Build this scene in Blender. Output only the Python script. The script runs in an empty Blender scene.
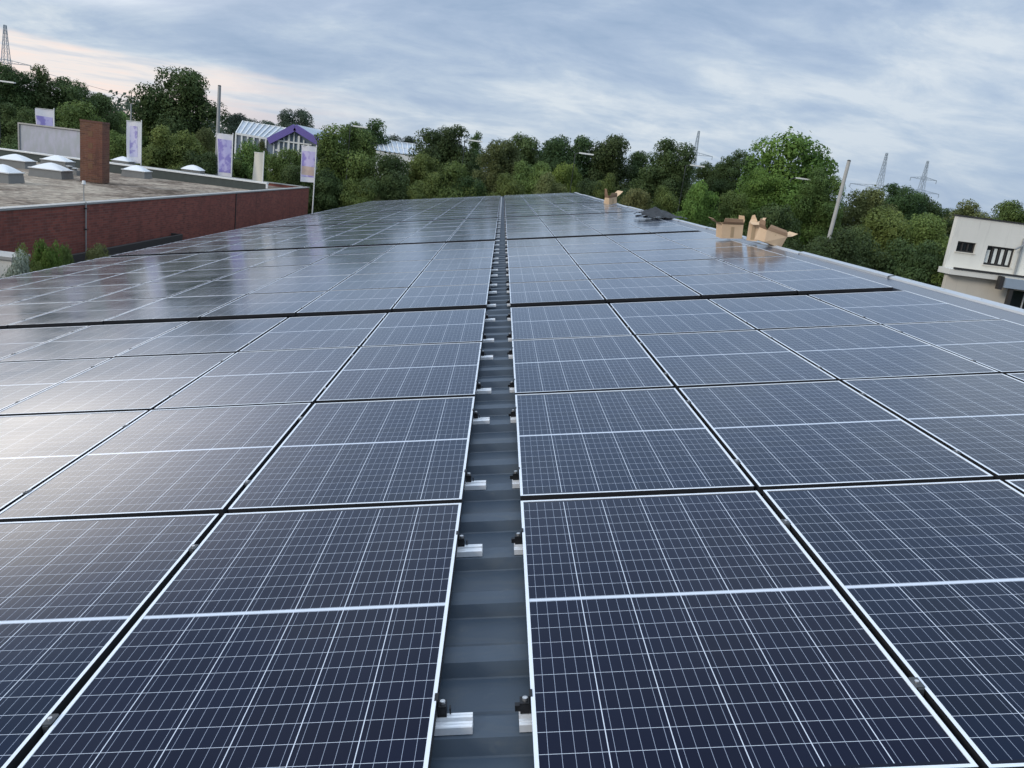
import bpy, bmesh, math, random
from mathutils import Vector, Matrix, Euler
random.seed(7)
sc = bpy.context.scene
C = sc.collection

# ------------------------------------------------------------------ frames of reference
T = math.radians(9.5)                      # roof pitch: the roof climbs to the right
CT, ST = math.cos(T), math.sin(T)
OX, OZ = 0.2287, 6.1336                    # world position of the roof origin (panel plane)
def RW(x, y, z=0.0):                       # roof coordinates -> world
    return Vector((OX + CT*x - ST*z, y, OZ + ST*x + CT*z))
def Rx(a): return Matrix.Rotation(a, 3, 'X')
def Ry(a): return Matrix.Rotation(a, 3, 'Y')
def Rz(a): return Matrix.Rotation(a, 3, 'Z')
F = 822.0
CAMR = Ry(-T) @ (Rz(0.0005) @ Rx(-0.2509) @ Ry(0.0431))
CAM = Vector((0, 0, 7.5))
def ray(px, py): return CAMR @ Vector(((px-512)/F, 1, -(py-384)/F))
def atY(px, py, Y):
    d = ray(px, py); return CAM + d*(Y/d.y)
def atZ(px, py, Z):
    d = ray(px, py); return CAM + d*((Z-7.5)/d.z)

# ------------------------------------------------------------------ helpers
def obj(name, bm, mat, parent=None, smooth=False, loc=None):
    me = bpy.data.meshes.new(name)
    bmesh.ops.recalc_face_normals(bm, faces=bm.faces)
    bm.to_mesh(me); bm.free()
    if mat: me.materials.append(mat)
    if smooth:
        for p in me.polygons: p.use_smooth = True
    o = bpy.data.objects.new(name, me); C.objects.link(o)
    if parent: o.parent = parent
    if loc is not None: o.location = loc
    return o
def tag(o, label=None, cat=None, group=None, kind=None):
    if label: o['label'] = label
    if cat: o['category'] = cat
    if group: o['group'] = group
    if kind: o['kind'] = kind
    return o
def thing(name, label, cat, loc=(0,0,0), rot=(0,0,0), group=None):
    o = bpy.data.objects.new(name, None); C.objects.link(o)
    o.empty_display_size = .1
    o.location = loc; o.rotation_euler = rot
    return tag(o, label, cat, group)
def dup(root, label=None, loc=None, rot=None):
    r = root.copy(); C.objects.link(r)
    if label: r['label'] = label
    if loc is not None: r.location = loc
    if rot is not None: r.rotation_euler = rot
    for ch in list(root.children):
        c = ch.copy(); C.objects.link(c); c.parent = r
        for g in list(ch.children):
            d = g.copy(); C.objects.link(d); d.parent = c
    return r
def box(bm, x0, x1, y0, y1, z0, z1, M=None):
    v = [Vector((x, y, z)) for x in (x0, x1) for y in (y0, y1) for z in (z0, z1)]
    if M is not None: v = [M @ p for p in v]
    v = [bm.verts.new(p) for p in v]
    for f in ((0,1,3,2),(4,6,7,5),(0,4,5,1),(2,3,7,6),(0,2,6,4),(1,5,7,3)):
        bm.faces.new([v[i] for i in f])
def bar(bm, a, b, w, w2=None):             # square bar from a to b
    a, b = Vector(a), Vector(b); d = (b-a)
    if d.length < 1e-6: return
    q = d.to_track_quat('Z', 'Y').to_matrix(); w2 = w if w2 is None else w2
    vs = []
    for p, ww in ((a, w), (b, w2)):
        for sx, sy in ((-1,-1),(1,-1),(1,1),(-1,1)):
            vs.append(bm.verts.new(p + q @ Vector((sx*ww/2, sy*ww/2, 0))))
    for f in ((0,1,5,4),(1,2,6,5),(2,3,7,6),(3,0,4,7),(3,2,1,0),(4,5,6,7)):
        bm.faces.new([vs[i] for i in f])
def tube(bm, pts, rads, n=10, cap=True):
    rings = []
    for i, p in enumerate(pts):
        p = Vector(p)
        d = (Vector(pts[min(i+1, len(pts)-1)]) - Vector(pts[max(i-1, 0)])).normalized()
        q = d.to_track_quat('Z', 'Y').to_matrix()
        rings.append([bm.verts.new(p + q @ Vector((math.cos(k*2*math.pi/n)*rads[i], math.sin(k*2*math.pi/n)*rads[i], 0))) for k in range(n)])
    for a, b in zip(rings, rings[1:]):
        for k in range(n):
            bm.faces.new((a[k], a[(k+1) % n], b[(k+1) % n], b[k]))
    if cap:
        bm.faces.new(rings[0][::-1]); bm.faces.new(rings[-1])
def quad(bm, *p): return bm.faces.new([bm.verts.new(Vector(q)) for q in p])
def BM(): return bmesh.new()
ORD = ['first','second','third','fourth','fifth','sixth','seventh','eighth','ninth','tenth']

# ------------------------------------------------------------------ materials
class N:
    def __init__(s, name):
        s.m = bpy.data.materials.new(name); s.m.use_nodes = True
        s.t = s.m.node_tree; s.n = s.t.nodes; s.l = s.t.links
        s.b = s.n['Principled BSDF']
    def new(s, typ, **kw):
        n = s.n.new(typ)
        for k, v in kw.items(): setattr(n, k, v)
        return n
    def link(s, a, b): s.l.new(a, b)
    def math(s, op, a, b=None, c=None):
        n = s.new('ShaderNodeMath', operation=op)
        for i, v in enumerate((a, b, c)):
            if v is None: continue
            if isinstance(v, (int, float)): n.inputs[i].default_value = v
            else: s.link(v, n.inputs[i])
        return n.outputs[0]
    def mix(s, fac, a, b, typ='RGBA', blend='MIX'):
        n = s.new('ShaderNodeMix', data_type=typ, blend_type=blend) if typ == 'RGBA' else s.new('ShaderNodeMix', data_type=typ)
        idx = {'RGBA': (6, 7, 2), 'FLOAT': (2, 3, 0)}[typ]
        for i, v in ((0, fac), (idx[0], a), (idx[1], b)):
            if isinstance(v, (int, float)): n.inputs[i].default_value = v
            elif isinstance(v, tuple): n.inputs[i].default_value = (*v, 1) if len(v) == 3 else v
            else: s.link(v, n.inputs[i])
        return n.outputs[idx[2]]
    def noise(s, scale, detail=4, rough=.55, coord=None, dist=0.0):
        n = s.new('ShaderNodeTexNoise'); n.inputs['Scale'].default_value = scale
        n.inputs['Detail'].default_value = detail; n.inputs['Roughness'].default_value = rough
        n.inputs['Distortion'].default_value = dist
        if coord is not None: s.link(coord, n.inputs['Vector'])
        return n.outputs['Fac']
    def ramp(s, fac, stops):
        n = s.new('ShaderNodeValToRGB'); r = n.color_ramp
        while len(r.elements) < len(stops): r.elements.new(.5)
        for e, (p, c) in zip(r.elements, stops):
            e.position = p; e.color = (*c, 1)
        s.link(fac, n.inputs[0]); return n.outputs[0]
    def obj_co(s): return s.new('ShaderNodeTexCoord').outputs['Object']
    def pos(s): return s.new('ShaderNodeNewGeometry').outputs['Position']
    def rand(s): return s.new('ShaderNodeObjectInfo').outputs['Random']
    def mapping(s, co, scale=(1,1,1), rot=(0,0,0), loc=(0,0,0)):
        n = s.new('ShaderNodeMapping'); s.link(co, n.inputs[0])
        n.inputs['Scale'].default_value = scale; n.inputs['Rotation'].default_value = rot; n.inputs['Location'].default_value = loc
        return n.outputs[0]
    def bump(s, h, strength=.3, dist=.02):
        n = s.new('ShaderNodeBump'); n.inputs['Strength'].default_value = strength; n.inputs['Distance'].default_value = dist
        s.link(h, n.inputs['Height']); s.link(n.outputs[0], s.b.inputs['Normal'])
    def set(s, col=None, rough=None, metal=None, ior=None, spec=None):
        if col is not None:
            if isinstance(col, tuple): s.b.inputs['Base Color'].default_value = (*col, 1)
            else: s.link(col, s.b.inputs['Base Color'])
        if rough is not None:
            if isinstance(rough, (int, float)): s.b.inputs['Roughness'].default_value = rough
            else: s.link(rough, s.b.inputs['Roughness'])
        if metal is not None: s.b.inputs['Metallic'].default_value = metal
        if ior is not None: s.b.inputs['IOR'].default_value = ior
        if spec is not None: s.b.inputs['Specular IOR Level'].default_value = spec
        return s

def plain(name, col, rough=.6, metal=0, var=.15, scale=6, bump=0):
    n = N(name)
    f = n.noise(scale, 5, .6, n.pos())
    a = tuple(c*(1-var) for c in col); b = tuple(min(1, c*(1+var)) for c in col)
    n.set(n.mix(f, a, b), rough, metal)
    if bump: n.bump(n.noise(scale*8, 4, .6, n.pos()), bump, .01)
    return n.m

def finish_glass(n, col, rough):
    # cells under AR coated, slightly textured solar glass: almost no mirror face on, strong mirror at a low angle
    wav = n.noise(.9, 2, .5, n.mapping(n.pos(), (1, .5, 1)))
    bp = n.new('ShaderNodeBump'); bp.inputs['Strength'].default_value = .12; bp.inputs['Distance'].default_value = .012
    n.link(wav, bp.inputs['Height'])
    df = n.new('ShaderNodeBsdfDiffuse'); gl = n.new('ShaderNodeBsdfGlossy')
    n.link(col, df.inputs['Color']); n.link(rough, gl.inputs['Roughness']); gl.inputs['Color'].default_value = (.90, .94, 1, 1)
    n.link(bp.outputs[0], gl.inputs['Normal'])
    lw = n.new('ShaderNodeLayerWeight'); lw.inputs['Blend'].default_value = .5
    f = n.math('ADD', .008, n.math('MULTIPLY', n.math('POWER', lw.outputs['Facing'], 4.4), .97))
    mx = n.new('ShaderNodeMixShader'); n.link(f, mx.inputs[0]); n.link(df.outputs[0], mx.inputs[1]); n.link(gl.outputs[0], mx.inputs[2])
    n.link(mx.outputs[0], n.n['Material Output'].inputs[0])
def panel_glass():
    n = N('panel_glass'); co = n.obj_co()
    sx = n.new('ShaderNodeSeparateXYZ'); n.link(co, sx.inputs[0])
    x, y = sx.outputs[0], sx.outputs[1]
    yy = n.math('SUBTRACT', n.math('ABSOLUTE', y), .0105)
    ax = n.math('ABSOLUTE', x)
    col = n.math('LESS_THAN', n.math('PINGPONG', x, .083), .0013)
    col = n.math('MULTIPLY', col, n.math('LESS_THAN', ax, .49))
    row = n.math('LESS_THAN', n.math('PINGPONG', yy, .0415), .00078)
    bus = n.math('LESS_THAN', n.math('PINGPONG', n.math('ADD', x, .0166), .0166), .00055)
    cen = n.math('LESS_THAN', yy, -.0025)
    mar = n.math('MULTIPLY', n.math('GREATER_THAN', yy, .8315), 0.0)
    white = n.math('MAXIMUM', n.math('MAXIMUM', col, row), n.math('MAXIMUM', cen, mar))
    # per cell colour
    cell = n.new('ShaderNodeCombineXYZ')
    n.link(n.math('FLOOR', n.math('DIVIDE', x, .166)), cell.inputs[0])
    n.link(n.math('FLOOR', n.math('DIVIDE', yy, .083)), cell.inputs[1])
    n.link(n.math('ADD', n.math('MULTIPLY', n.rand(), 91.0), n.math('SIGN', y)), cell.inputs[2])
    wn = n.new('ShaderNodeTexWhiteNoise', noise_dimensions='3D'); n.link(cell.outputs[0], wn.inputs['Vector'])
    c1 = n.mix(wn.outputs['Value'], (.0014, .0054, .0175), (.0026, .0084, .0260))
    crys = n.noise(60, 2, .5, n.mapping(co, (1, 1.6, 1)))
    c1 = n.mix(n.math('MULTIPLY', crys, .22), c1, (.0042, .0105, .032))
    big = n.math('FRACT', n.math('MULTIPLY', n.rand(), 7.31))
    c1 = n.mix(n.math('MULTIPLY', n.math('GREATER_THAN', big, .72), .45), c1, (.0078, .0068, .0190))
    c2 = n.mix(bus, c1, (.36, .40, .48))
    c3 = n.mix(n.math('MINIMUM', white, 1.0), c2, (.64, .68, .74))
    c3 = n.mix(n.math('GREATER_THAN', yy, .8285), c3, (.006, .008, .018))
    # thin dust film, more of it towards the lower edge
    dust = n.noise(1.3, 5, .65, n.pos()); fine = n.noise(38, 3, .7, n.pos())
    d = n.math('MULTIPLY', n.math('MULTIPLY', dust, n.math('ADD', fine, n.math('MULTIPLY', n.ramp(n.noise(4.5, 6, .7, n.mapping(n.pos(), (1.4, .5, 1)), .8), [(.56, (0,0,0)), (.66, (1,1,1))]), .6))), .013)
    c4 = n.mix(d, c3, (.33, .33, .32))
    r = n.math('ADD', n.math('MULTIPLY', dust, .16), .06)
    n.set(c4, r, 0, 1.43, .5)
    finish_glass(n, c4, r)
    return n.m
M_GLASS = panel_glass()
def frame_mat():
    n = N('anodised_frame'); p = n.pos(); f = n.noise(14, 4, .6, p)
    finish_glass(n, n.mix(f, (.70, .73, .76), (.84, .87, .90)), n.math('ADD', n.math('MULTIPLY', f, .1), .22)); return n.m
M_FRAME = frame_mat()
M_SIDE_SHADE = plain('frame_side_shade', (.010, .011, .014), .9, 0, .1, 14)  # frame sides coloured near black: shade in the gaps put into the colour
M_ALU = plain('mill_aluminium', (.88, .89, .90), .32, .35, .1, 60)
M_BLACK = plain('black_anodised', (.012, .012, .014), .38, .3, .1, 30)
M_STEEL = plain('bolt_steel', (.62, .62, .62), .3, .8, .1, 50)

def roof_metal():
    n = N('anthracite_sheet'); p = n.pos()
    a = n.noise(2.2, 6, .65, n.mapping(p, (1, 3, 1))); b = n.noise(45, 3, .6, p)
    c = n.mix(a, (.026, .042, .062), (.052, .076, .106))
    spots = n.ramp(n.noise(16, 4, .7, p), [(.60, (0,0,0)), (.72, (1,1,1))])
    c = n.mix(n.math('MULTIPLY', spots, .20), c, (.12, .13, .13))
    sm = n.ramp(n.noise(3.2, 6, .7, n.mapping(p, (.8, 2.4, 1), (0, 0, .2)), 1.0), [(.50, (0,0,0)), (.68, (1,1,1))])
    c = n.mix(n.math('MULTIPLY', sm, .30), c, (.10, .105, .10))
    n.set(c, n.math('ADD', n.math('MULTIPLY', a, .25), .30), .0, 1.5, .6)
    n.bump(b, .08, .004)
    return n.m
M_ROOF = roof_metal()
M_RIDGE = plain('ridge_flashing', (.52, .55, .58), .35, .35, .12, 3)
M_WALLPANEL = plain('hall_cladding', (.35, .36, .37), .5, 0, .08, 2)

def brick(name='red_brick', k=(1, 1, 1)):
    n = N(name); p = n.pos()
    sp = n.new('ShaderNodeSeparateXYZ'); n.link(p, sp.inputs[0])
    cb = n.new('ShaderNodeCombineXYZ')
    n.link(n.math('ADD', sp.outputs[0], sp.outputs[1]), cb.inputs[0]); n.link(sp.outputs[2], cb.inputs[1])
    bt = n.new('ShaderNodeTexBrick'); n.link(cb.outputs[0], bt.inputs['Vector'])
    bt.inputs['Color1'].default_value = (.290*k[0], .092*k[1], .066*k[2], 1); bt.inputs['Color2'].default_value = (.150*k[0], .052*k[1], .042*k[2], 1)
    bt.inputs['Mortar'].default_value = (.20, .13, .11, 1)
    bt.inputs['Scale'].default_value = 1; bt.inputs['Mortar Size'].default_value = .006
    bt.inputs['Brick Width'].default_value = .25; bt.inputs['Row Height'].default_value = .075
    bt.inputs['Bias'].default_value = -.1
    big = n.noise(.7, 6, .7, p); streak = n.noise(1.2, 5, .7, n.mapping(p, (1.6, 1.6, .25)))
    c = n.mix(n.ramp(big, [(.35, (0,0,0)), (.7, (.6,.6,.6))]), bt.outputs['Color'], (.20, .066, .052))
    c = n.mix(n.ramp(streak, [(.52, (0,0,0)), (.75, (.55,.55,.55))]), c, (.055, .035, .032))
    n.set(c, .85, 0, 1.4, .3); n.bump(bt.outputs['Fac'], .4, -.006)
    return n.m
M_BRICK = brick()
M_BRICK2 = brick('chimney_brick', (.62, 1.05, .85))
def gravel(name, cols, sc_=9, bump=.7):
    n = N(name); p = n.pos()
    v = n.new('ShaderNodeTexVoronoi'); v.inputs['Scale'].default_value = sc_; n.link(p, v.inputs['Vector'])
    big = n.noise(.35, 6, .7, n.mapping(p, (1, .6, 1), (0,0,.3)), .6); mid = n.noise(3.0, 4, .7, p)
    c = n.ramp(n.math('ADD', n.math('MULTIPLY', big, .65), n.math('MULTIPLY', mid, .35)), [(.40, cols[0]), (.48, cols[1]), (.57, cols[2])])
    bw = n.new('ShaderNodeRGBToBW'); n.link(v.outputs['Color'], bw.inputs[0])
    c = n.mix(.55, c, n.ramp(bw.outputs[0], [(.1, (.2,.2,.2)), (.9, (.8,.8,.8))]), blend='OVERLAY')
    n.set(c, .95, 0, 1.3, .2); n.bump(n.math('ADD', v.outputs['Distance'], mid), bump, .05)
    return n.m
M_GRAVEL = gravel('roof_gravel', [(.075, .056, .042), (.225, .180, .140), (.38, .32, .25)], 5)
M_GROUND = gravel('ground_soil', [(.018, .030, .010), (.03, .05, .016), (.055, .07, .03)], 1.5)
M_ASPH = gravel('asphalt', [(.04, .04, .042), (.052, .052, .053), (.066, .065, .063)], 40, .3)
M_COPING = plain('coping_metal', (.36, .36, .34), .45, .2, .12, 3)
M_UPSTAND = plain('bitumen_upstand', (.060, .072, .066), .8, 0, .3, 4, .2)
M_WHITE = plain('white_paint', (.72, .72, .70), .5, 0, .07, 5)
M_DOME = plain('opal_dome', (.78, .78, .77), .45, 0, .05, 3)
M_KERB = plain('skylight_kerb', (.19, .19, .18), .7, 0, .15, 6)
M_GREYPOLE = plain('galvanised_pole', (.30, .31, .31), .5, .3, .15, 5)
M_CONC = plain('concrete_pole', (.42, .41, .38), .8, 0, .15, 5)
M_DARKPOLE = plain('dark_mast', (.045, .055, .05), .6, 0, .15, 5)
M_PYL = plain('pylon_steel_hazed', (.30, .35, .40), .6, 0, .1, .1)  # steel lightened toward the sky, distance haze put into the colour
M_PURPLE = plain('purple_trim', (.15, .11, .36), .5, 0, .12, 1)
M_HEAD = plain('lamp_head_cover', (.80, .80, .76), .3, 0, .05, 8)
def glass_pane(name, col, rough=.08):
    n = N(name); f = n.noise(.5, 4, .6, n.pos())
    n.set(n.mix(f, tuple(c*.65 for c in col), tuple(min(1, c*1.3) for c in col)), rough, 0, 1.5, .5); return n.m
M_GHGLASS = glass_pane('greenhouse_glass', (.42, .47, .52), .15)
M_GHWALL = glass_pane('greenhouse_wall_glass', (.14, .18, .23), .1)
M_WIN = glass_pane('window_glass', (.02, .024, .03), .05)
def stucco(name, col):
    n = N(name); p = n.pos()
    big = n.noise(.6, 6, .65, n.mapping(p, (1, 1, .35))); fine = n.noise(30, 3, .6, p)
    c = n.mix(big, tuple(c*.80 for c in col), tuple(min(1, c*1.08) for c in col))
    drip = n.ramp(n.noise(2.5, 5, .7, n.mapping(p, (2.2, 2.2, .18))), [(.56, (0,0,0)), (.74, (.45,.45,.45))])
    c = n.mix(drip, c, tuple(x*.55 for x in col))
    n.set(c, .85, 0, 1.4, .3); n.bump(fine, .15, .01); return n.m
M_STUCCO = stucco('cream_render', (.80, .775, .70))
M_STUCCO2 = stucco('beige_render', (.70, .64, .54))
M_DKTRIM = plain('dark_trim', (.035, .032, .03), .6, 0, .15, 3)
M_BLUETRIM = plain('blue_grey_fascia', (.30, .36, .42), .5, 0, .1, 3)
M_CURTAIN = plain('window_curtain', (.72, .74, .70), .9, 0, .2, 4)
def cardboard():
    n = N('cardboard'); p = n.obj_co()
    c = n.mix(n.noise(4, 5, .6, p), (.58, .40, .25), (.72, .53, .35))
    w = n.new('ShaderNodeTexWave'); w.inputs['Scale'].default_value = 45; n.link(p, w.inputs['Vector'])
    n.set(c, .85, 0, 1.4, .25); n.bump(w.outputs['Fac'], .08, .003); return n.m
M_CARD = cardboard()
M_CARDIN = plain('cardboard_inside', (.30, .19, .115), .9, 0, .15, 5)
M_TARP = plain('black_film', (.007, .008, .009), .55, 0, .3, 8)

def banner_mat(name, base, ink, accent=None, amount=.5, sc_=2.0):
    n = N(name); co = n.obj_co()
    s = n.new('ShaderNodeSeparateXYZ'); n.link(co, s.inputs[0])
    blot = n.ramp(n.noise(sc_, 3, .6, co), [(amount-.04, (0,0,0)), (amount+.06, (1,1,1))])
    c = n.mix(blot, base, ink)
    if accent:
        band = n.math('LESS_THAN', n.math('ABSOLUTE', n.math('ADD', s.outputs[2], 1.55)), .28)
        c = n.mix(n.math('MULTIPLY', band, .75), c, accent)
    n.set(c, .8, 0, 1.4, .2); return n.m
M_CLOTH = plain('flag_cloth', (.66, .66, .70), .85, 0, .06, 4)
M_CLOTHW = plain('cream_flag_cloth', (.62, .60, .52), .85, 0, .08, 4)
M_PRINT = banner_mat('flag_print', (.26, .23, .52), (.45, .43, .68), None, .5, 1.6)
M_PRINT2 = banner_mat('flag_print_light', (.55, .54, .70), (.33, .30, .56), None, .55, 2.2)
M_PRINT3 = banner_mat('flag_print_yellow', (.30, .25, .54), (.55, .50, .72), (.55, .42, .26), .5, 1.5)

def leaf_mat(name, dark, light, tip, yellow=.0):
    n = N(name); p = n.pos(); r = n.rand()
    geo = n.new('ShaderNodeNewGeometry')
    clump = n.noise(.38, 4, .65, p); fine = n.noise(5.5, 2, .6, p)
    f = n.math('ADD', n.math('MULTIPLY', clump, .72), n.math('MULTIPLY', fine, .28))
    c = n.ramp(f, [(.36, dark), (.54, light), (.70, tip)])
    hs = n.new('ShaderNodeHueSaturation'); n.link(c, hs.inputs['Color'])
    n.link(n.math('ADD', .478, n.math('MULTIPLY', r, .040)), hs.inputs['Hue'])
    n.link(n.math('ADD', .80, n.math('MULTIPLY', n.math('FRACT', n.math('MULTIPLY', r, 13.7)), .45)), hs.inputs['Value'])
    hs.inputs['Saturation'].default_value = .95
    n.set(hs.outputs[0], .6, 0, 1.4, .25)
    tr = n.new('ShaderNodeBsdfTranslucent'); n.link(hs.outputs[0], tr.inputs[0])
    mx = n.new('ShaderNodeMixShader'); mx.inputs[0].default_value = .28
    n.link(n.b.outputs[0], mx.inputs[1]); n.link(tr.outputs[0], mx.inputs[2])
    n.link(mx.outputs[0], n.n['Material Output'].inputs[0])
    return n.m
L_DARK = leaf_mat('leaf_dark', (.038, .066, .022), (.076, .122, .038), (.130, .190, .058))
L_MID = leaf_mat('leaf_mid', (.070, .112, .028), (.145, .208, .050), (.230, .300, .080))
L_BRIGHT = leaf_mat('leaf_bright', (.095, .165, .028), (.185, .290, .052), (.300, .410, .090))
L_OLIVE = leaf_mat('leaf_olive', (.085, .105, .034), (.165, .185, .062), (.245, .260, .100))
L_GREY = leaf_mat('leaf_pale', (.14, .17, .12), (.28, .32, .25), (.48, .52, .44))
L_FAR = leaf_mat('leaf_far', (.045, .068, .050), (.070, .100, .066), (.095, .130, .082))
def bark():
    n = N('bark'); p = n.pos()
    n.set(n.mix(n.noise(3, 5, .7, n.mapping(p, (3, 3, .6))), (.035, .028, .02), (.10, .085, .065)), .9, 0, 1.4, .2)
    n.bump(n.noise(12, 4, .7, n.mapping(p, (3, 3, .5))), .5, .03); return n.m
M_BARK = bark()

# ------------------------------------------------------------------ ground
bm = BM()
quad(bm, (-1500, -900, 0), (1500, -900, 0), (1500, 2600, 0), (-1500, 2600, 0))
tag(obj('ground', bm, M_GROUND), kind='structure')
bm = BM(); quad(bm, (-11.9, -20, .004), (60, -20, .004), (60, 62, .004), (-11.9, 62, .004))
tag(obj('yard_pavement', bm, M_ASPH), kind='structure')
bm = BM(); quad(bm, (-90, 62.3, .008), (90, 62.3, .008), (90, 69, .008), (-90, 69, .008))
tag(obj('road', bm, M_ASPH), kind='structure')
bm = BM()
box(bm, -90, 90, 62.0, 62.29, 0, .12); box(bm, -90, 90, 69.01, 69.3, 0, .12)
tag(obj('road_kerb', bm, M_CONC), kind='structure')
bm = BM()
for i in range(22):
    quad(bm, (-88+i*8, 65.6, .012), (-84+i*8, 65.6, .012), (-84+i*8, 65.75, .012), (-88+i*8, 65.75, .012))
tag(obj('road_marking', bm, M_WHITE), kind='structure')

# ------------------------------------------------------------------ the hall that carries the panels
PIT, PW, PL = 1.775, 1.034, 1.729
COLP = 1.058
XL, XR = -.2441, .0127
GAPS = ((3, .25), (8, .42), (13, .42), (18, .40), (23, .40))
def By(k):                                  # far boundary of row k (k=0: first boundary seen)
    return 3.375 + k*PIT + sum(e for t, e in GAPS if k > t)
def row_centre(k):                          # row between boundary k-1 and k
    return 3.375 + (k-.5)*PIT + sum(e for t, e in GAPS if k > t)
YEND = row_centre(28) + .95
X0R, X1R = -9.22, 4.60
hall = thing('industrial_hall', 'low hall with anthracite ribbed metal roof carrying the solar panels', 'building')
bm = BM()
ZC, ZV = -.078, -.122
prof = []
P0 = row_centre(0) - .54                     # first rail line sits on a crest
y = P0 - 20*.355
while y < YEND + .3:
    for dy, z in ((-.1775, ZV), (-.070, ZV), (-.066, ZV+.004), (-.045, ZC), (.045, ZC), (.066, ZV+.004), (.070, ZV)):
        prof.append((y+dy, z))
    # small stiffening bead in the pan
    prof += [(y+.112, ZV), (y+.118, ZV+.006), (y+.130, ZV+.006), (y+.136, ZV)]
    y += .355
prev = None
for (yy, z) in prof:
    a = bm.verts.new(RW(X0R, yy, z)); b = bm.verts.new(RW(X1R, yy, z))
    if prev: bm.faces.new((prev[0], prev[1], b, a))
    prev = (a, b)
roof = obj('roof_sheet', bm, M_ROOF, hall)
YA, YB = prof[0][0], prof[-1][0]
bm = BM()                                    # far roof slope beyond the ridge
r0 = RW(X1R, 0, ZV)
quad(bm, (r0.x, YA, r0.z-.03), (r0.x, YB, r0.z-.03), (r0.x+9, YB, r0.z-.03-9*math.tan(T)), (r0.x+9, YA, r0.z-.03-9*math.tan(T)))
obj('far_roof_slope', bm, M_ROOF, hall)
e0 = RW(X0R, 0, ZV)
bm = BM()
rx, rz = r0.x, r0.z-.2
for yy in (YA+.2, YB-.35):
    f = [(e0.x+.25, yy, .01), (e0.x+.25, yy, e0.z-.12), (rx, yy, rz), (rx+8.7, yy, rz-8.7*math.tan(T)), (rx+8.7, yy, .01)]
    bm.faces.new([bm.verts.new(Vector(p)) for p in f])
quad(bm, (e0.x+.25, YA+.2, .01), (e0.x+.25, YB-.35, .01), (e0.x+.25, YB-.35, e0.z-.12), (e0.x+.25, YA+.2, e0.z-.12))
quad(bm, (rx+8.7, YA+.2, .01), (rx+8.7, YB-.35, .01), (rx+8.7, YB-.35, rz-8.7*math.tan(T)), (rx+8.7, YA+.2, rz-8.7*math.tan(T)))
obj('wall', bm, M_WALLPANEL, hall)
# ridge flashing, overlapping lengths
bm = BM(); quad(bm, RW(4.29, YA, -.030), RW(X1R-.022, YA, -.030), RW(X1R-.022, YB, -.030), RW(4.29, YB, -.030)); quad(bm, RW(4.29, YA, -.030), RW(4.29, YB, -.030), RW(4.29, YB, ZC), RW(4.29, YA, ZC))
obj('ridge_sheet', bm, plain('ridge_sheet', (.075, .09, .12), .2, 0, .15, 3), hall)
y = YA; i = 0
while y < YB:
    L = min(3.05, YB-y); up = .006*(i % 2) + .003*((i*7) % 3)
    bm = BM()
    sec = [(X1R-.028, ZC+.040), (X1R-.020, ZC+.060+up), (X1R+.0, ZC+.066+up), (X1R+.055, ZC+.07+up), (X1R+.075, ZC+.055+up), (X1R+.08, ZC-.05)]
    jx = .018*((i*5) % 3 - 1)
    for (a, b) in zip(sec, sec[1:]):
        quad(bm, RW(a[0]+jx, y-.04, a[1]), RW(b[0]+jx, y-.04, b[1]), RW(b[0]+jx, y+L, b[1]), RW(a[0]+jx, y+L, a[1]))
    for s in range(4):
        p = RW(X1R+.03+jx, y+.4+s*.72, ZC+.068+up)
        tube(bm, [p, p+Vector((0, 0, .010))], [.011, .008], 8)
    obj('ridge_cap', bm, M_RIDGE, hall)
    y += L; i += 1
# gutter along the eave and far verge trim
bm = BM()
for (a, b) in zip([(-.02, -.03), (-.16, -.03), (-.17, -.14), (-.03, -.16)], [(-.16, -.03), (-.17, -.14), (-.03, -.16), (.0, -.05)]):
    quad(bm, RW(X0R+a[0], YA, ZV+a[1]), RW(X0R+b[0], YA, ZV+b[1]), RW(X0R+b[0], YB, ZV+b[1]), RW(X0R+a[0], YB, ZV+a[1]))
obj('gutter', bm, M_UPSTAND, hall)
bm = BM()
quad(bm, RW(X0R, YB+.002, ZC+.01), RW(X1R, YB+.002, ZC+.01), RW(X1R, YB+.10, ZC+.01), RW(X0R, YB+.10, ZC+.01))
quad(bm, RW(X0R, YB+.10, ZC+.01), RW(X1R, YB+.10, ZC+.01), RW(X1R, YB+.10, ZC-.2), RW(X0R, YB+.10, ZC-.2))
obj('verge_trim', bm, M_UPSTAND, hall)

# ------------------------------------------------------------------ solar panels
def frame_bm(bm, cx=0, cy=0, W=True):
    w, l, t, lip = PW/2, PL/2, .035, .0115
    pf = lambda x, y, z: (RW(cx+x, cy+y, z) if not W else Vector((x, y, z)))
    o = [(-w,-l), (w,-l), (w,l), (-w,l)]; i = [(-w+lip,-l+lip), (w-lip,-l+lip), (w-lip,l-lip), (-w+lip,l-lip)]
    f = []
    for k in range(4):
        a, b, c, d = o[k], o[(k+1) % 4], i[(k+1) % 4], i[k]
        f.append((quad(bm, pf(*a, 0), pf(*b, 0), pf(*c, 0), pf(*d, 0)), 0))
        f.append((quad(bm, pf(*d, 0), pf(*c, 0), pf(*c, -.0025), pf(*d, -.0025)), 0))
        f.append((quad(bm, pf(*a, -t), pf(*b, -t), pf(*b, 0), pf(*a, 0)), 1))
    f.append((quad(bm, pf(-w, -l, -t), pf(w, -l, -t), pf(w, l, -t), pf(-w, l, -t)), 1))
    for q, m in f: q.material_index = m
def glass_quad(bm, cx=0, cy=0, W=True):
    w, l = PW/2-.0115, PL/2-.0115
    pf = lambda x, y: (RW(cx+x, cy+y, -.0022) if not W else Vector((x, y, -.0022)))
    quad(bm, pf(-w,-l), pf(w,-l), pf(w,l), pf(-w,l))
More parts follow.
